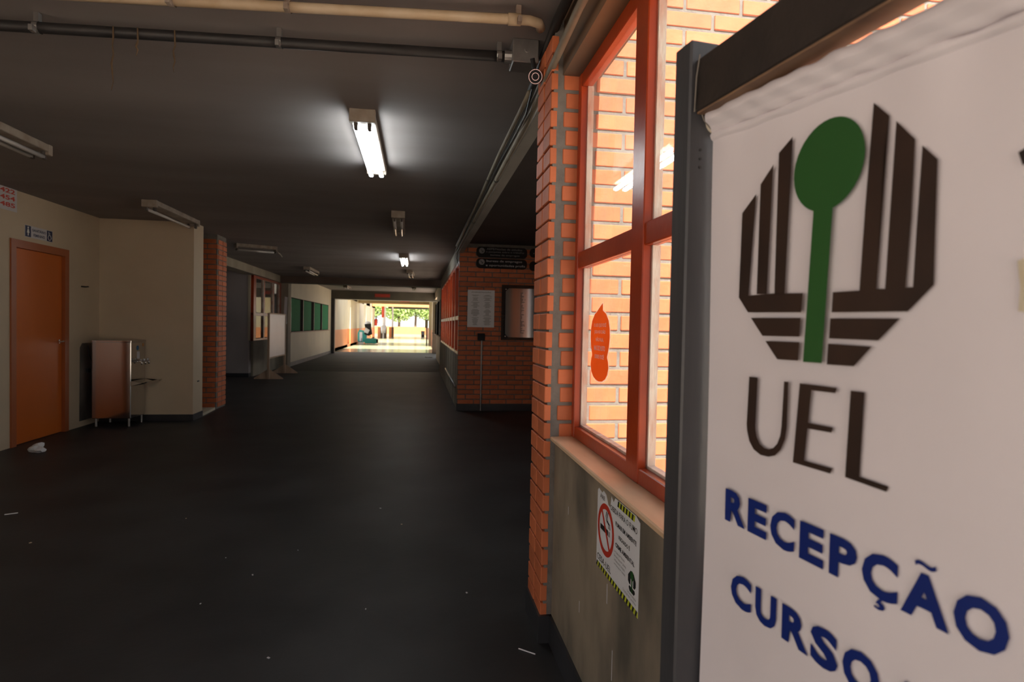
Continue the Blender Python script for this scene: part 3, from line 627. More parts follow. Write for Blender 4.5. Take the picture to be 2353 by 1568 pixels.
# ================================================================== left wall: door, signs, hook
d = thing('door_1', 'orange painted restroom door in the cream wall', 'door', (-4.05, (DY0 + DY1) / 2, 0), kind='structure')
hw_ = (DY1 - DY0) / 2
obj('leaf', bxm(-0.055, -0.02, -hw_ + 0.035, hw_ - 0.035, 0.005, DZ - 0.037, 0.003), M_DOOR, d)
fbm = new_bm(); box(fbm, -0.08, 0.015, -hw_ - 0.045, -hw_ + 0.033, 0, DZ + 0.045); box(fbm, -0.08, 0.015, hw_ - 0.033, hw_ + 0.045, 0, DZ + 0.045); box(fbm, -0.08, 0.015, -hw_ + 0.033, hw_ - 0.033, DZ - 0.035, DZ + 0.045)
obj('door_frame', fbm, mat('door_frame_paint', (0.42, 0.12, 0.035), (0.34, 0.09, 0.03), 2, 0.35), d)
hn = obj('handle', tube(new_bm(), [(-0.02, hw_ - 0.09, 1.055), (0.03, hw_ - 0.09, 1.055), (0.035, hw_ - 0.10, 1.055), (0.035, hw_ - 0.19, 1.05)], 0.009, 10), M_CHROME, d, 'chrome lever handle')
obj('rose', tube(new_bm(), [(-0.021, hw_ - 0.09, 1.055), (-0.012, hw_ - 0.09, 1.055)], 0.024, 14), M_CHROME, hn)
XL = Vector((0, 1, 0)); NL = Vector((1, 0, 0))
def lp(y, z, n=0.0): return Vector((n, y, z))
sg = thing('restroom_sign', 'white restroom sign with blue pictograms above the orange door', 'sign', (-4.05, 6.965, 2.163))
flat('plate', M_PLATE, sg, [(0, 0), (0.475, 0), (0.475, 0.123), (0, 0.123)], lp(0, 0), XL, ZW, NL, 0.004)
flat('pictogram_panel', M_NAVY, sg, [(0.004, 0.004), (0.098, 0.004), (0.098, 0.119), (0.004, 0.119)], lp(0, 0, 0.004), XL, ZW, NL, 0.0004)
flat('pictogram_panel', M_NAVY, sg, [(0.372, 0.004), (0.471, 0.004), (0.471, 0.119), (0.372, 0.119)], lp(0, 0, 0.004), XL, ZW, NL, 0.0004)
bm = new_bm(); prism(bm, [(0.051 + 0.011 * math.sin(a * .63), 0.100 + 0.011 * math.cos(a * .63)) for a in range(10)], lp(0, 0, 0.0045), XL, ZW, NL, 0.0003)
prism(bm, [(0.042, 0.086), (0.060, 0.086), (0.072, 0.045), (0.058, 0.045), (0.058, 0.016), (0.044, 0.016), (0.044, 0.045), (0.030, 0.045)], lp(0, 0, 0.0045), XL, ZW, NL, 0.0003)
obj('woman_pictogram', bm, M_WHITEINK, sg)
bm = new_bm(); tube(bm, [lp(0.405, 0.108, 0.0045), lp(0.409, 0.070, 0.0045), lp(0.438, 0.068, 0.0045), lp(0.450, 0.034, 0.0045)], 0.004, 6)
tube(bm, [lp(0.420 + 0.027 * math.cos(a), 0.043 + 0.027 * math.sin(a), 0.0045) for a in [2.2 + i * 0.4 for i in range(11)]], 0.003, 6); tube(bm, [lp(0.407, 0.088, 0.0045), lp(0.432, 0.088, 0.0045)], 0.003, 6)
obj('wheelchair_pictogram', bm, M_WHITEINK, sg)
text('SANITÁRIO', M_NAVY, sg, lp(0.118, 0.070, 0.0045), XL, ZW, 0.238, 0.034, 0.03)
text('FEMININO', M_NAVY, sg, lp(0.138, 0.018, 0.0045), XL, ZW, 0.198, 0.030, 0.03)
rs = thing('room_number_sign', 'pale sign with red room numbers at the left picture edge', 'sign', (-4.05, 6.12, 2.385))
flat('plate', M_PLATE, rs, [(0, 0), (0.72, 0), (0.72, 0.235), (0, 0.235)], lp(0, 0), XL, ZW, NL, 0.004)
for i, s_ in enumerate(('400 a 422', '423 a 454', '455 a 485')):
    for wd_, x_, w_ in zip(s_.split(), (0.10, 0.395, 0.465), (0.24, 0.035, 0.225)): text(wd_, M_REDINK, rs, lp(x_, 0.170 - i * 0.068, 0.0046), XL, ZW, w_, 0.045 if wd_ != 'a' else 0.032, 0.03)
hk = thing('coat_hook', 'small dark hook on the cream wall right of the restroom door', 'hook', (-4.05, 8.03, 1.71))
obj('stem', tube(new_bm(), [(0, 0, 0), (0.05, 0.0, -0.004)], 0.008, 8), M_BLACKPIPE, hk)
obj('tip', tube(new_bm(), [(0.05, 0, -0.004), (0.06, 0.03, 0.002), (0.055, 0.05, 0.0)], 0.007, 8), M_BLACKPIPE, hk)

# water cooler
wc = thing('water_cooler', 'stainless steel water cooler standing on short legs in the corner', 'water cooler', (-3.68, 8.20, 0))
obj('cabinet', bxm(-0.24, 0.20, -0.20, 0.20, 0.10, 1.06, 0.006), M_STEEL, wc)
obj('top_rim', bxm(-0.245, 0.205, -0.205, 0.205, 1.035, 1.062, 0.004), M_STEEL, wc)
for sx in (-0.2, 0.17):
    for sy in (-0.17, 0.17):
        obj('leg', tube(new_bm(), [(sx, sy, 0), (sx, sy, 0.10)], 0.014, 8), M_GALV, wc)
for sy in (-0.10, 0.0, 0.10):
    bm = new_bm(); tube(bm, [(0.2, sy, 0.80), (0.275, sy, 0.80), (0.285, sy, 0.785), (0.285, sy, 0.76)], 0.011, 10); ball(bm, (0.27, sy, 0.82), 0.014, 10)
    obj('tap', bm, M_CHROME, wc, smooth=True)
tr = new_bm(); prism(tr, [(0.2, 0.50), (0.40, 0.545), (0.40, 0.56), (0.36, 0.53), (0.2, 0.56)], (0, -0.20, 0), (1, 0, 0), (0, 0, 1), (0, 1, 0), 0.40)
obj('drip_tray', tr, M_STEEL, wc)
bm = new_bm(); tube(bm, [(0.2005, -0.02, 0.965), (0.2025, -0.02, 0.965)], 0.030, 16); obj('blue_label', bm, mat('label_blue', (0.03, 0.16, 0.32), (0.03, 0.14, 0.3), 4, 0.5), wc)
bm = new_bm(); tube(bm, [(0.2005, 0.13, 1.00), (0.2025, 0.13, 1.00)], 0.022, 16); obj('orange_label', bm, mat('label_orange', (0.45, 0.20, 0.04), (0.4, 0.18, 0.04), 4, 0.5), wc)
obj('paper_label', bxm(0.2, 0.2025, -0.035, 0.035, 0.83, 0.92), M_PLATE, wc)
sn = thing('mottled_panel', 'dark mottled panel on the wall left of the water cooler', 'panel', (-4.05, 8.15, 0.07))
bm = prism(new_bm(), [(-0.16, 0.0), (0.26, 0.0), (0.26, 0.95), (-0.10, 0.95), (-0.15, 0.90)], (0, 0, 0), XL, ZW, NL, 0.004)
obj('board', bm, M_MOTTLED, sn)  # mottled dark sheet on the wall left of the cooler
obj('cable', tube(new_bm(), [(0.008, 0.02, 0.92), (0.012, 0.03, 0.80), (0.014, 0.10, 0.72), (0.012, 0.09, 0.62), (0.012, 0.0, 0.60)], 0.007, 8), M_BLACKPIPE, sn)
obj('socket', bxm(0.003, 0.035, -0.03, 0.04, 0.585, 0.635, 0.004), M_BLACKPIPE, sn)
obj('wall_scar', bxm(-2.9195, -2.912, 8.60, 8.66, 0.50, 0.515), M_BLACKPIPE, wr)

# ================================================================== fluorescent ceiling lights
LM = {}
def lamp_meshes():
    if LM: return LM
    LM['body'] = mesh_of('body', bxm(-0.072, 0.072, 0, 1.28, -0.055, 0, 0.004), M_LAMPBODY)
    LM['end'] = mesh_of('end_plate', bxm(-0.077, 0.077, -0.012, 0.035, -0.078, 0, 0.004), M_LAMPBODY)
    LM['holder'] = mesh_of('lampholder', bxm(-0.011, 0.011, 0, 0.05, -0.112, -0.055, 0.004), M_HOLDER)
    for k, m in (('on', M_TUBEON), ('off', M_TUBEOFF)):
        LM[k] = mesh_of('tube', tube(new_bm(), [(0, 0.045, 0), (0, 1.235, 0)], 0.0165, 14), m, True)
    return LM
def lamp(x, y, lit, label, rot=0.0, z=CZ, tubes=2, tilt=0.0):
    q = lamp_meshes()
    t = thing('ceiling_light', label, 'ceiling light', (x, y, z), rot, 'fluorescent ceiling lights')
    t.rotation_euler = (tilt, 0, rot)
    put('body', q['body'], t); put('end_plate', q['end'], t); put('end_plate', q['end'], t, (0, 1.257, 0))
    for sx in (-0.040, 0.040):
        put('lampholder', q['holder'], t, (sx, 0.012, 0)); put('lampholder', q['holder'], t, (sx, 1.218, 0))
    for sx in ((-0.040, 0.040)[:tubes]):
        put('tube', q['on' if lit else 'off'], t, (sx, 0, -0.095))
    return t
lamp(-0.35, 3.72, True, 'lit twin tube ceiling light nearest the camera')
lamp(-0.245, 6.95, False, 'unlit twin tube ceiling light just beyond the nearest lit one', rot=0.02)
lamp(-0.285, 11.1, True, 'lit twin tube ceiling light farther down the corridor')
lamp(-2.55, 14.4, False, 'unlit ceiling light near the brown beam, above the left side')
lamp(-0.22, 14.3, False, 'unlit ceiling light near the brown beam, above the right side', rot=-0.03)
lamp(-2.80, 3.72, False, 'unlit ceiling light cut off by the left picture edge')
lamp(-2.87, 7.0, False, 'unlit single tube ceiling light above the water cooler wall', tubes=1)
l8 = lamp(-3.0, 10.55, False, 'broken ceiling light with a dangling wire beyond the brick pillar', rot=-1.1, tubes=1); l8.scale = (1, 0.5, 1)
obj('dangling_wire', tube(new_bm(), [(0, 1.27, -0.03), (0.02, 1.34, -0.10), (0.0, 1.42, -0.12), (-0.03, 1.5, -0.16)], 0.012, 8), M_LAMPBODY, l8)
lamp(-2.72, 23.2, False, 'unlit ceiling light behind the brown beam, left', z=2.75)
lamp(-0.18, 22.8, False, 'unlit ceiling light behind the brown beam, right', z=2.75)

# ================================================================== pipes, conduits, junction box, camera
def clip(parent, p, r, axis, m, h):
    """saddle clip round a pipe at p; h is the gap up to the ceiling"""
    a = Vector(axis).normalized(); s = a.cross(Vector((0, 0, 1))).normalized(); bm = new_bm(); p = Vector(p)
    pts = [p + s * (r + .003) * math.cos(t) + Vector((0, 0, 1)) * (r + .003) * math.sin(t) for t in [i * 2 * math.pi / 12 for i in range(13)]]
    for u, v in zip(pts, pts[1:]):
        c = [bm.verts.new(u - a * .011), bm.verts.new(u + a * .011), bm.verts.new(v + a * .011), bm.verts.new(v - a * .011)]; bm.faces.new(c)
    box(bm, p.x - .010, p.x + .010, p.y - .012, p.y + .012, p.z + r, p.z + h)
    box(bm, p.x - .008, p.x + .008, p.y - r - .028, p.y - r - .001, p.z - r * 0.9 - .012, p.z - r * 0.9 + .012)
    return obj('clip', bm, m, parent)
dp = thing('water_pipe', 'black pipe strapped across the ceiling to the grey junction box', 'pipe', (0, 0, 0))
def dpy(x): return 2.743 - 0.0617 * (x - 0.0)
PZ1 = CZ - 0.062
obj('pipe_run', tube(new_bm(), [(-4.04, dpy(-4.04), PZ1), (0.395, dpy(0.395), PZ1)], 0.0225, 16), M_BLACKPIPE, dp, smooth=True)
for px, py in ((92, 68), (647, 108), (1145, 135)):
    p = on_z(px, py, PZ1); clip(dp, (p.x, dpy(p.x), PZ1), 0.0225, (1, -0.06, 0), M_GALV, CZ - PZ1 - 0.002)
cp = thing('conduit_pipe', 'cream painted pipe across the ceiling, nearest the camera', 'pipe', (0, 0, 0))
def cpy(x): return 2.432 - 0.088 * x
PZ2 = CZ - 0.055
obj('pipe_run', tube(new_bm(), [(-4.04, cpy(-4.04), PZ2), (0.36, cpy(0.36), PZ2), (0.42, cpy(0.42) - 0.002, PZ2 - 0.002), (0.46, cpy(0.46) + 0.012, PZ2 - 0.004), (0.475, cpy(0.475) + 0.05, PZ2 - 0.006)], 0.0195, 16), M_CREAMPIPE, cp, smooth=True)
obj('coupling', tube(new_bm(), [(0.335, cpy(.335), PZ2), (0.385, cpy(.385), PZ2)], 0.0235, 16), M_CREAMPIPE, cp, smooth=True)
for px, py in ((400, 8), (665, 24), (1190, 48)):
    p = on_z(px, py, PZ2); clip(cp, (p.x, cpy(p.x), PZ2), 0.0195, (1, -0.09, 0), M_RUST, CZ - PZ2 - 0.002)
jb = thing('junction_box', 'grey metal junction box at the end of the black pipe', 'junction box', (0.45, 2.715, CZ))
obj('box', bxm(-0.055, 0.062, -0.055, 0.06, -0.105, 0, 0.004), M_GALV, jb)
obj('collar', tube(new_bm(), [(-0.085, 0.005, -0.062), (-0.052, 0.003, -0.062)], 0.029, 14), M_GALV, jb)
obj('screw', tube(new_bm(), [(0.01, -0.055, -0.05), (0.01, -0.061, -0.05)], 0.012, 12), M_GALV, jb)
cc = thing('security_camera', 'small round black security camera under the junction box', 'camera', (0.498, 2.66, 2.445))
cc.rotation_euler = (math.radians(22), 0, math.radians(-10))
obj('housing', tube(new_bm(), [(0, -0.045, 0), (0, 0.055, 0)], 0.030, 18), M_DARKPL, cc, smooth=False)
bm = new_bm(); N = 24
for r0, r1, yy in ((0.0275, 0.0305, -0.047), (0.0135, 0.0165, -0.048)):
    a = [bm.verts.new((r0 * math.cos(i * 2 * math.pi / N), yy, r0 * math.sin(i * 2 * math.pi / N))) for i in range(N)]
    b = [bm.verts.new((r1 * math.cos(i * 2 * math.pi / N), yy, r1 * math.sin(i * 2 * math.pi / N))) for i in range(N)]
    for i in range(N): bm.faces.new((a[i], a[(i + 1) % N], b[(i + 1) % N], b[i]))
obj('lens_ring', bm, M_LENS, cc)
obj('bracket', tube(new_bm(), [(-0.005, 0.02, 0.028), (-0.015, 0.02, 0.075)], 0.010, 8), M_DARKPL, cc)
def conduit(name, label, pts, r, m, clips=()):
    t = thing(name, label, 'conduit', (0, 0, 0))
    obj('pipe_run', tube(new_bm(), pts, r, 12), m, t, smooth=True)
    for p in clips: obj('clip', tube(new_bm(), [Vector(p) - Vector((0, .008, 0)), Vector(p) + Vector((0, .008, 0))], r + 0.004, 12), M_BLACKPIPE, t)
    return t
conduit('electrical_conduit', 'thick brown conduit running along the top of the right wall', [(0.515, -1.8, 2.41), (0.520, 2.0, 2.41), (0.532, 2.45, 2.41), (0.541, 2.7, 2.412), (0.556, 3.2, 2.415), (0.562, 5.0, 2.43), (0.565, 7.9, 2.44), (0.565, 9.33, 2.44)], 0.0155, M_BROWNPIPE, [(0.561, 4.5, 2.426), (0.564, 6.4, 2.435)])
conduit('electrical_conduit', 'thin grey conduit leaving the security camera along the ceiling edge', [(0.503, 2.83, 2.44), (0.508, 3.1, 2.45), (0.513, 4.0, 2.47), (0.53, 5.4, 2.48), (0.545, 7.9, 2.485), (0.56, 9.33, 2.485)], 0.012, M_BROWNPIPE, [(0.522, 4.7, 2.475)])
conduit('electrical_conduit', 'dark upper conduit tucked under the ceiling above the window', [(0.535, -1.8, 2.565), (0.535, 2.40, 2.565), (0.565, 3.2, 2.56), (0.572, 9.33, 2.56)], 0.020, M_BLACKPIPE)
cbm = [(0.505, 2.76, 2.43), (0.520, 3.0, 2.40), (0.535, 3.4, 2.43), (0.537, 4.2, 2.455), (0.548, 6.0, 2.455), (0.565, 8.9, 2.44), (0.57, 9.28, 2.36), (0.60, 9.32, 2.25)]
tcab = obj('loose_cable', tube(new_bm(), cbm, 0.006, 8), M_BLACKPIPE, None, 'loose black cable sagging along the conduits', 'cable')
for i, ((px, py), n, lab) in enumerate((((284, 92), 0.225, 'longest dry root strand hanging from the black pipe'), ((335, 92), 0.075, 'short thick dry root strand, middle of the three on the black pipe'), ((416, 95), 0.135, 'dry root strand on the black pipe nearest the lit lamp'))):
    p = on_z(px, py, PZ1); y0 = dpy(p.x) - 0.024
    pts = [(p.x, y0, PZ1 + 0.015), (p.x + .003, y0 - .004, PZ1 - 0.03)] + [(p.x + 0.004 * math.sin(k * 2.1 + i), y0 - .004, PZ1 - 0.03 - n * (k + 1) / 6) for k in range(6)]
    rr = [0.003, 0.0035, 0.003, 0.0045 if i == 1 else 0.003, 0.004, 0.003, 0.002, 0.0012]
    obj('root_strand', tube(new_bm(), pts, rr, 6), M_ROOT, None, lab, 'root', 'dry strands hanging from the pipe')

# ================================================================== plaque wall things (face y = 9.35)
XP = Vector((1, 0, 0)); NP = Vector((0, -1, 0))
def rrect(w_, h_, r, n=5):
    out = []
    for cx, cz, a0 in ((w_ - r, r, -90), (w_ - r, h_ - r, 0), (r, h_ - r, 90), (r, r, 180)):
        for i in range(n + 1):
            a = math.radians(a0 + 90 * i / n); out.append((cx + r * math.cos(a), cz + r * math.sin(a)))
    return out
def wall_sign(label, x, z, w_, h_, lines, arrow):
    t = thing('direction_sign', label, 'sign', (x, 9.348, z), group='black direction signs')
    flat('plate', M_SIGNBLACK, t, rrect(w_, h_, min(h_ / 2.2, 0.06)), (0, 0, 0), XP, ZW, NP, 0.02)
    if arrow:
        bm = new_bm(); prism(bm, [(0.085 + 0.045 * math.cos(a), h_ / 2 + 0.02 + 0.045 * math.sin(a)) for a in [i * math.pi / 10 for i in range(20)]], (0, -0.0203, 0), XP, ZW, NP, 0.0005)
        dsc = obj('arrow_disc', bm, M_GREYINK, t)
        bm = new_bm(); tube(bm, [(0.065, -0.0212, h_ / 2 + .04), (0.105, -0.0212, h_ / 2)], 0.004, 6); tube(bm, [(0.105, -0.0212, h_ / 2 + .025), (0.105, -0.0212, h_ / 2), (0.08, -0.0212, h_ / 2)], 0.004, 6)
        obj('arrow', bm, M_SIGNBLACK, dsc)
    for s_, lx, lz, lw_, lh in lines: text(s_, M_GREYINK if lh < 0.035 else M_PLATE, t, (lx, -0.0206, lz), XP, ZW, lw_, lh, 0.005)
    return t
wall_sign('upper black direction sign with three lines and an arrow disc', 0.875, 2.395, 0.80, 0.165, [('AEPE/Núcleo de estudos', 0.16, 0.118, 0.56, 0.032), ('e pesquisas sobre o trabalho', 0.15, 0.070, 0.60, 0.032), ('bureau de empregos', 0.22, 0.022, 0.46, 0.033)], True)
wall_sign('lower black direction sign reading bureau de empregos', 0.875, 2.225, 0.80, 0.155, [('bureau de empregos', 0.16, 0.092, 0.56, 0.042), ('e oportunidades profis', 0.15, 0.025, 0.62, 0.042)], True)
wall_sign('upper black direction sign half hidden behind the brick pillar', 1.715, 2.42, 0.70, 0.14, [('recepção', 0.06, 0.045, 0.40, 0.034)], False)
wall_sign('lower black direction sign reading sala, half hidden behind the brick pillar', 1.715, 2.21, 0.70, 0.15, [('sala', 0.12, 0.045, 0.20, 0.055)], False)
sh = thing('notice_sheet', 'white printed notice sheet held by four screws on the brick wall', 'notice', (0.753, 9.348, 1.306))
flat('sheet', M_PAPER, sh, [(0, 0), (0.421, 0), (0.421, 0.58), (0, 0.58)], (0, 0, 0), XP, ZW, NP, 0.006)
text('ADMINISTRAÇÃO', M_GREYINK, sh, (0.055, -0.0064, 0.535), XP, ZW, 0.31, 0.020, 0.03)
bm = new_bm()
for cx in (0.12, 0.31):
    for i in range(34):
        wd = random.uniform(0.05, 0.13); zz = 0.50 - i * 0.0140
        if i in (2, 7, 15, 24): continue
        box(bm, cx - wd / 2, cx + wd / 2, -0.0066, -0.006, zz - 0.003, zz + 0.003)
o_ = obj('printed_lines', bm, M_GREYINK, sh); o_['kind'] = 'stuff'
for sx in (-0.012, 0.433):
    for sz in (-0.03, 0.61):
        obj('screw', tube(new_bm(), [(sx, 0.0, sz), (sx, -0.018, sz)], 0.010, 10), M_CHROME, sh)
pq_ = thing('metal_plaque', 'brushed steel plaque on a black backing board', 'plaque', (1.284, 9.348, 1.113))
flat('backing_board', M_SIGNBLACK, pq_, [(0, 0), (0.68, 0), (0.68, 0.865), (0, 0.865)], (0, 0, 0), XP, ZW, NP, 0.025)
c_ = 0.05; W0 = 0.042
bm = new_bm(); rows = []; NC = 22; yoff = 0.0
for q in range(NC + 1):
    x = 0.055 + 0.57 * q / NC; cut = max(0.0, c_ - min(x - 0.055, 0.625 - x))
    rows.append((bm.verts.new((x, -0.0275 - W0 - yoff, 0.045 + cut)), bm.verts.new((x, -0.0275 - W0 - yoff, 0.81 - cut))))
    yoff += 0.57 / NC * math.tan(math.radians(2.0 - 12.0 * (q / NC)))  # bend added so the sheet mirrors a bright vertical streak
for a, b in zip(rows, rows[1:]): bm.faces.new((a[0], b[0], b[1], a[1]))
obj('plate', bm, M_BRUSHED, pq_, 'brushed steel sheet, bowed to catch a bright streak', smooth=True)
def plate_y(x):
    u = (x - 0.055) / 0.57; return -0.0285 - W0 - 0.57 * (math.tan(math.radians(2.0)) * u - math.tan(math.radians(12.0)) * u * u / 2)
bm = new_bm()
for i in range(36):
    zz = 0.74 - i * 0.0178
    for cx, wv in ((0.37, 0.16), (0.52, 0.12)):
        wd = random.uniform(0.05, wv); xa, xb = cx - wv / 2, cx - wv / 2 + wd; bm.faces.new([bm.verts.new(p) for p in ((xa, plate_y(xa) - .0008, zz - .0035), (xb, plate_y(xb) - .0008, zz - .0035), (xb, plate_y(xb) - .0008, zz + .0035), (xa, plate_y(xa) - .0008, zz + .0035))])
o_ = obj('engraved_lines', bm, M_BLACKINK, pq_); o_['kind'] = 'stuff'
for sx in (0.065, 0.615):
    for sz in (0.06, 0.795): obj('screw', tube(new_bm(), [(sx, -0.025, sz), (sx, -0.034, sz)], 0.010, 10), M_CHROME, pq_)
sb = thing('switch_box', 'black switch box with a thin conduit dropping to the floor', 'switch box', (0.972, 9.348, 1.10))
obj('box', bxm(-0.055, 0.055, -0.06, 0, 0, 0.11, 0.004), M_DARKPL, sb)
obj('conduit', tube(new_bm(), [(0.01, -0.02, 0.0), (0.01, -0.02, -1.10)], 0.012, 10), M_GALV, sb)
hr = thing('handrail', 'low grey pipe rail along the foot of the right wall', 'rail', (0.60, 0, 0.36))
obj('pipe_run', tube(new_bm(), [(0, 9.6, -0.01), (0, 13.0, 0.03)], 0.022, 12), M_GALV, hr, smooth=True)
for y in (9.7, 11.3, 12.9): obj('bracket', tube(new_bm(), [(0, y, 0.0), (0.02, y, 0.0)], 0.018, 8), M_GALV, hr)
cv = new_bm()
for k, y in enumerate((9.9, 10.6, 11.4, 12.2, 13.1, 14.0)): box(cv, 0.617, 0.6205, y, y + 0.01, 0, 0.86)
struct('trim_16', cv, M_BASE, 'dark board joints on the low concrete wall at right', 'trim')

# ================================================================== distant left: stand board, green boards
wbd = thing('stand_board', 'white notice board on wooden legs with triangular feet', 'notice board', (-3.40, 15.35, 0))
obj('panel', bxm(-0.012, 0.012, -0.80, 0.86, 0.50, 1.50), M_WHITEBOARD, wbd)
fbm = new_bm(); box(fbm, -0.02, 0.02, -0.80, 0.86, 1.50, 1.53); box(fbm, -0.02, 0.02, -0.80, 0.86, 0.47, 0.50)
obj('rail', fbm, M_WOODPALE, wbd)
for y in (-0.835, 0.86):
    obj('leg', bxm(-0.022, 0.022, y, y + 0.04, 0.0, 1.53), M_WOODPALE, wbd)
    obj('foot', prism(new_bm(), [(-0.32, 0), (0.32, 0), (0.32, 0.02), (0.03, 0.22), (-0.03, 0.22), (-0.32, 0.02)], (0, y + 0.042, 0), (1, 0, 0), (0, 0, 1), (0, 1, 0), 0.025), M_WOODPALE, wbd)
gb = thing('notice_board', 'long notice board of four green felt panels on the cream wall', 'notice board', (-3.746, 18.4, 1.0))
obj('backing', bxm(0, 0.03, 0.0, 7.6, 0.03, 1.06), M_DARKBOARD, gb)
for a, b in ((0.12, 1.52), (2.06, 3.50), (4.12, 5.48), (5.95, 7.46)):
    obj('felt_panel', bxm(0.03, 0.034, a, b, 0.055, 1.035), M_GREEN, gb)
    obj('panel_edge', bxm(0.03, 0.037, a - 0.03, a, 0.04, 1.05), M_GALV, gb)
obj('ledge', bxm(0, 0.08, -0.05, 7.65, 0.0, 0.035), M_WOODPALE, gb)
db_ = thing('dark_notice_board', 'dark panelled board on the right wall opposite the green boards', 'notice board', (0.716, 17.7, 0.98))
obj('backing', bxm(-0.03, 0, 0, 6.2, 0, 1.15), M_DARKBOARD, db_)
for k in range(5): obj('divider', bxm(-0.06, -0.03, k * 1.52, k * 1.52 + 0.06, 0, 1.15), M_GALV if k % 2 else M_DARKBOARD, db_)
obj('ledge', bxm(-0.08, 0, -0.05, 6.25, -0.04, 0), M_WOODPALE, db_)
ns = thing('paper_strip', 'torn white paper strip on the concrete column left of the green boards', 'paper', (-3.79, 17.945, 1.25))
flat('strip', M_PAPER, ns, [(0, 0), (0.09, 0.02), (0.08, 0.35), (0.1, 0.78), (0.02, 0.8), (0.0, 0.4)], (0, 0, 0), XP, ZW, NP, 0.002)
for nm, lab, x, y, z, w_, h_ in (('beam_sign', 'small red sign on the second dark beam', -1.90, 26.99, 2.49, 0.66, 0.15), ('beam_sign', 'tiny red sign on the tan beam far away', -1.20, 40.19, 2.78, 0.62, 0.12)):
    t = thing(nm, lab, 'sign', (x, y, z)); flat('plate', mat('red_sign', (0.42, 0.06, 0.035), (0.36, 0.05, 0.03), 3, 0.5), t, [(0, 0), (w_, 0), (w_, h_), (0, h_)], (0, 0, 0), XP, ZW, NP, 0.02)
    bm = new_bm()
    for i in range(3): box(bm, 0.06 + i * w_ * .3, 0.06 + i * w_ * .3 + w_ * .22, -0.0215, -0.02, h_ * 0.35, h_ * 0.6)
    obj('lettering_strip', bm, M_REDINK, t)

# ================================================================== far hallway things
fm = thing('floor_scrubber', 'teal and black floor scrubbing machine in the far hallway', 'cleaning machine', (-3.5, 40.9, 0))
obj('brush_deck', prism(new_bm(), rrect(0.82, 0.34, 0.12), (0.05, -0.85, 0.02), (1, 0, 0), (0, 0, 1), (0, 1, 0), 0.55), M_TEAL, fm)
obj('bumper', bxm(0.80, 0.90, -0.85, -0.3, 0.06, 0.32, 0.02), M_DARKPL, fm)
obj('tank', prism(new_bm(), [(-0.42, 0.0), (0.15, 0.0), (0.15, 0.72), (-0.32, 0.80), (-0.42, 0.6)], (0, -0.35, 0.10), (1, 0, 0), (0, 0, 1), (0, 1, 0), 0.6), M_TEAL, fm)
obj('tank_panel', prism(new_bm(), [(-0.30, 0.05), (-0.12, 0.05), (-0.12, 0.66), (-0.30, 0.66)], (0, -0.36, 0.10), (1, 0, 0), (0, 0, 1), (0, 1, 0), 0.02), M_WHITEPL, fm)
obj('motor', prism(new_bm(), [(0.0, 0.62), (0.28, 0.52), (0.5, 0.62), (0.44, 1.0), (0.42, 1.32), (0.02, 1.28), (0.08, 0.9)], (0, -0.45, 0.0), (1, 0, 0), (0, 0, 1), (0, 1, 0), 0.5), M_DARKPL, fm)
obj('recovery_box', prism(new_bm(), [(-0.02, 0.76), (0.24, 0.66), (0.36, 0.90), (0.10, 1.06)], (0, -0.50, 0.0), (1, 0, 0), (0, 0, 1), (0, 1, 0), 0.06), M_WHITEPL, fm)
bm = new_bm(); ball(bm, (0.22, -0.2, 1.32), 0.22, 14, (1, 1, 0.7)); obj('cap', bm, M_WHITEPL, fm, smooth=True)
for sx in (-0.36, 0.02): obj('wheel', tube(new_bm(), [(sx, -0.2, 0.10), (sx + 0.06, -0.2, 0.10)], 0.10, 14), M_DARKPL, fm)
pz = thing('dust_pan', 'pale blue tray lying beside the floor scrubber', 'tray', (-4.0 + .32, 40.0, 0)); obj('tray_body', prism(new_bm(), [(-0.15, 0), (0.15, 0), (0.2, 0.09), (-0.2, 0.09)], (0, 0, 0.0), (1, 0, 0), (0, 0, 1), (0, 1, 0), 0.4), M_WHITEPL, pz)
obj('tray_handle', tube(new_bm(), [(0, 0.38, 0.06), (0.02, 0.55, 0.35)], 0.015, 8), M_DARKPL, pz)
fe = thing('fire_extinguisher', 'red fire extinguisher on the end of the far left wall', 'fire extinguisher', (-3.72, 54.6, 1.15))
obj('cylinder', tube(new_bm(), [(0, 0, 0), (0, 0, 0.02), (0, 0, 0.52), (0, 0, 0.62)], [0.10, 0.12, 0.12, 0.04], 14), M_REDINK, fe, smooth=True)
obj('valve', bxm(-0.03, 0.03, -0.10, 0.05, 0.62, 0.74), M_DARKPL, fe); obj('hose', tube(new_bm(), [(0.02, -0.05, 0.68), (0.14, -0.06, 0.5), (0.14, -0.06, 0.2)], 0.02, 8), M_DARKPL, fe)
rp = thing('hydrant_pipe', 'red hydrant pipe dropping from the far roof', 'pipe', (-3.2, 56, 0))
obj('pipe_run', tube(new_bm(), [(0, 0, 1.95), (0, 0, 3.1)], 0.075, 12), M_REDINK, rp, smooth=True); obj('branch', tube(new_bm(), [(-0.25, 0, 2.95), (0, 0, 2.95)], 0.05, 10), M_REDINK, rp); 
obj('wall_plate', bxm(-0.12, 0.12, 0.07, 0.12, 1.9, 3.12), M_ORANGEW, rp); obj('stay', bxm(-0.02, 0.02, 0.12, 0.16, 0, 3.12), M_CREAM2, rp)
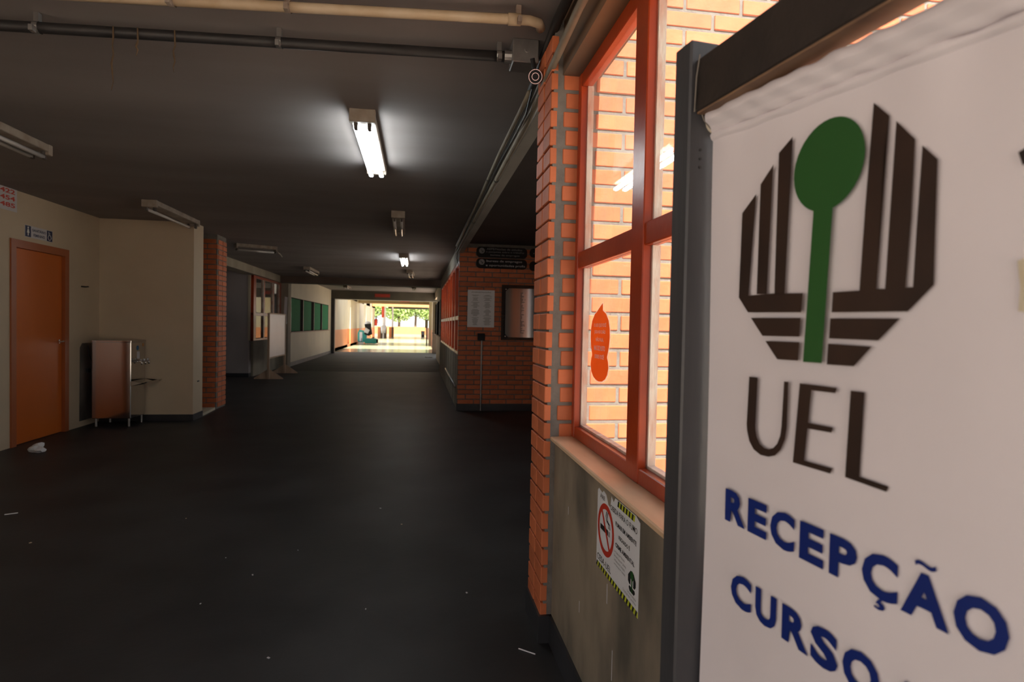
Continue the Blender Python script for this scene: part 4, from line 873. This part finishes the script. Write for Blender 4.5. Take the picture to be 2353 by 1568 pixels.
for i, (x, y, lab) in enumerate(((-3.55, 57.6, 'nearer orange planter block with its shade painted brown, beside the far hallway bin'), (-2.62, 60.0, 'farther thin orange planter block at the edge of the patio'))):
    t = thing('pillar_block', lab, 'pillar', (x, y, 0))
    obj('orange_side', bxm(-0.2, 0.05, 0, 0.5, 0, 1.02), M_ORANGEW, t); obj('shaded_side', bxm(0.05, (0.62, 0.25)[i], 0, 0.5, 0, 1.02), M_CABSHADE, t)  # second side made brown, its shade put into the colour
    obj('column', bxm((0.30, 0.05)[i], (0.5, 0.2)[i], 0.12, 0.4, 1.02, 3.1), M_PLATE, t)
bn = thing('white_bin', 'white tapered litter bin hung on a post beside the orange block', 'bin', (-3.2, 57.2, 0))
obj('bucket', tube(new_bm(), [(0, 0, 0.45), (0, 0, 1.12)], [0.20, 0.27], 18), M_WHITEPL, bn, smooth=True); obj('post', tube(new_bm(), [(0, 0.1, 0), (0, 0.1, 0.5)], 0.06, 10), M_WHITEPL, bn)
obj('rim', tube(new_bm(), [(0, 0, 1.12), (0, 0, 1.16)], 0.285, 18), M_WHITEPL, bn)
bb = thing('black_bin', 'black tapered bin by the right wall of the far patio', 'bin', (0.50, 64.5, 0)); obj('bucket', tube(new_bm(), [(0, 0, 0), (0, 0, 0.62)], [0.17, 0.19], 16), M_DARKPL, bb); obj('rim', tube(new_bm(), [(0, 0, 0.60), (0, 0, 0.64)], 0.2, 16), M_DARKPL, bb)
bc = thing('brown_cabinet', 'low brown cabinet against the right wall at the bright opening', 'cabinet', (0.75, 28.0, 0)); obj('carcass', bxm(-0.10, 0.14, -0.1, 0.35, 0, 0.95, 0.01), M_CABSHADE, bc); obj('top', bxm(-0.115, 0.155, -0.115, 0.365, 0.95, 0.975, 0.004), M_CABSHADE, bc)
eb = thing('electrical_box', 'olive electrical box on the far right column', 'electrical box', (0.55, 40.3, 1.05)); obj('cover', bxm(-0.1, 0.08, -0.06, 0.3, 0.05, 0.62, 0.02), mat('olive_box', (0.16, 0.14, 0.07), (0.13, 0.115, 0.06), 4, 0.5), eb); obj('drop', bxm(-0.02, 0.06, 0.0, 0.08, -1.05, 0.05), M_BASE, eb)

# trees beyond the parapet
def tree(x, y, h, r, lab):
    t = thing('tree', lab, 'tree', (x, y, 0), group='trees beyond the parapet')
    obj('trunk', tube(new_bm(), [(0, 0, -0.06), (0.1, 0, h * 0.4), (0.0, 0.1, h * 0.75)], [0.22, 0.17, 0.08], 10), M_BARK, t)
    bm = new_bm()
    for i in range(1500):
        u = Vector((random.gauss(0, 1), random.gauss(0, 1), random.gauss(0, 1))).normalized() * r * random.uniform(0.45, 1.0)
        c = Vector((u.x, u.y, h * 0.62 + u.z * 0.8)); a = Vector((random.gauss(0, 1), random.gauss(0, 1), random.gauss(0, 1))).normalized(); b = a.cross(Vector((random.gauss(0, 1), random.gauss(0, 1), 1))).normalized()
        s = random.uniform(0.16, 0.34)
        bm.faces.new([bm.verts.new(c + a * s), bm.verts.new(c + b * s * .5), bm.verts.new(c - a * s), bm.verts.new(c - b * s * .5)])
    o = obj('foliage', bm, M_LEAF, t); o['kind'] = 'stuff'
for tx, ty, th, tr_, tl in ((-7.5, 95, 6.2, 2.3, 'leafy tree farthest left beyond the far parapet'), (-2.9, 92, 5.6, 2.3, 'leafy tree left of centre beyond the far parapet'), (1.8, 93, 5.9, 2.3, 'leafy tree right of centre beyond the far parapet'), (-0.5, 101, 7.5, 2.6, 'taller leafy tree behind the others beyond the far parapet')):
    tree(tx, ty, th, tr_, tl)

# ================================================================== litter on the floor
pp = thing('crumpled_paper', 'crumpled white paper on the floor by the restroom door', 'paper', (-3.70, 6.52, 0))
bm = new_bm()
for c, r in (((0, 0, 0.03), 0.05), ((0.05, -0.01, 0.025), 0.045), ((0.0, 0.06, 0.055), 0.045)):
    g = bmesh.ops.create_icosphere(bm, subdivisions=2, radius=r)
    for v in g['verts']: v.co = Vector((v.co.x, v.co.y, v.co.z * 0.7)) * random.uniform(0.7, 1.25) + Vector(c)
for v in bm.verts: v.co.z = max(v.co.z, 0.001)
obj('wad', bm, M_PAPER, pp)
obj('white_splinter', bxm(-0.035, 0.035, -0.005, 0.005, 0, 0.004), M_PAPER, None, 'thin white splinter on the black floor at the left edge', 'splinter', loc=(-2.685, 4.48, 0), rot=(0, 0, 0.5))
obj('drinking_straw', tube(new_bm(), [(-0.03, 0.025, 0.003), (0.03, -0.025, 0.003)], 0.0026, 8), M_PAPER, None, 'thin white straw piece on the floor beside the brick pillar', 'straw', loc=(0.46, 2.38, 0))
lf = obj('dry_leaf', prism(new_bm(), [(-0.16, 0), (-0.06, 0.07), (0.05, 0.05), (0.16, 0.09), (0.1, 0), (0.12, -0.08), (0, -0.04), (-0.08, -0.07)], (0, 0, 0.004), (1, 0, 0), (0, 1, 0), (0, 0, 1), 0.02), M_BARK, None, 'curled dry leaf on the worn floor by the right wall', 'leaf', loc=(0.45, 24.5, 0))
for i in range(14):
    x, y = random.uniform(-2.6, 0.3), random.uniform(1.7, 4.5)
    s = random.uniform(0.003, 0.007)
    bm = bxm(-s, s, -s * random.uniform(.4, 1), s * .6, 0, 0.003)
    obj('paper_crumb', bm, M_PLATE if i % 3 else M_CREAM, None, 'tiny pale crumb scattered on the black floor', 'crumb', 'crumbs scattered on the black floor', loc=(x, y, 0), rot=(0, 0, random.uniform(0, 3)))
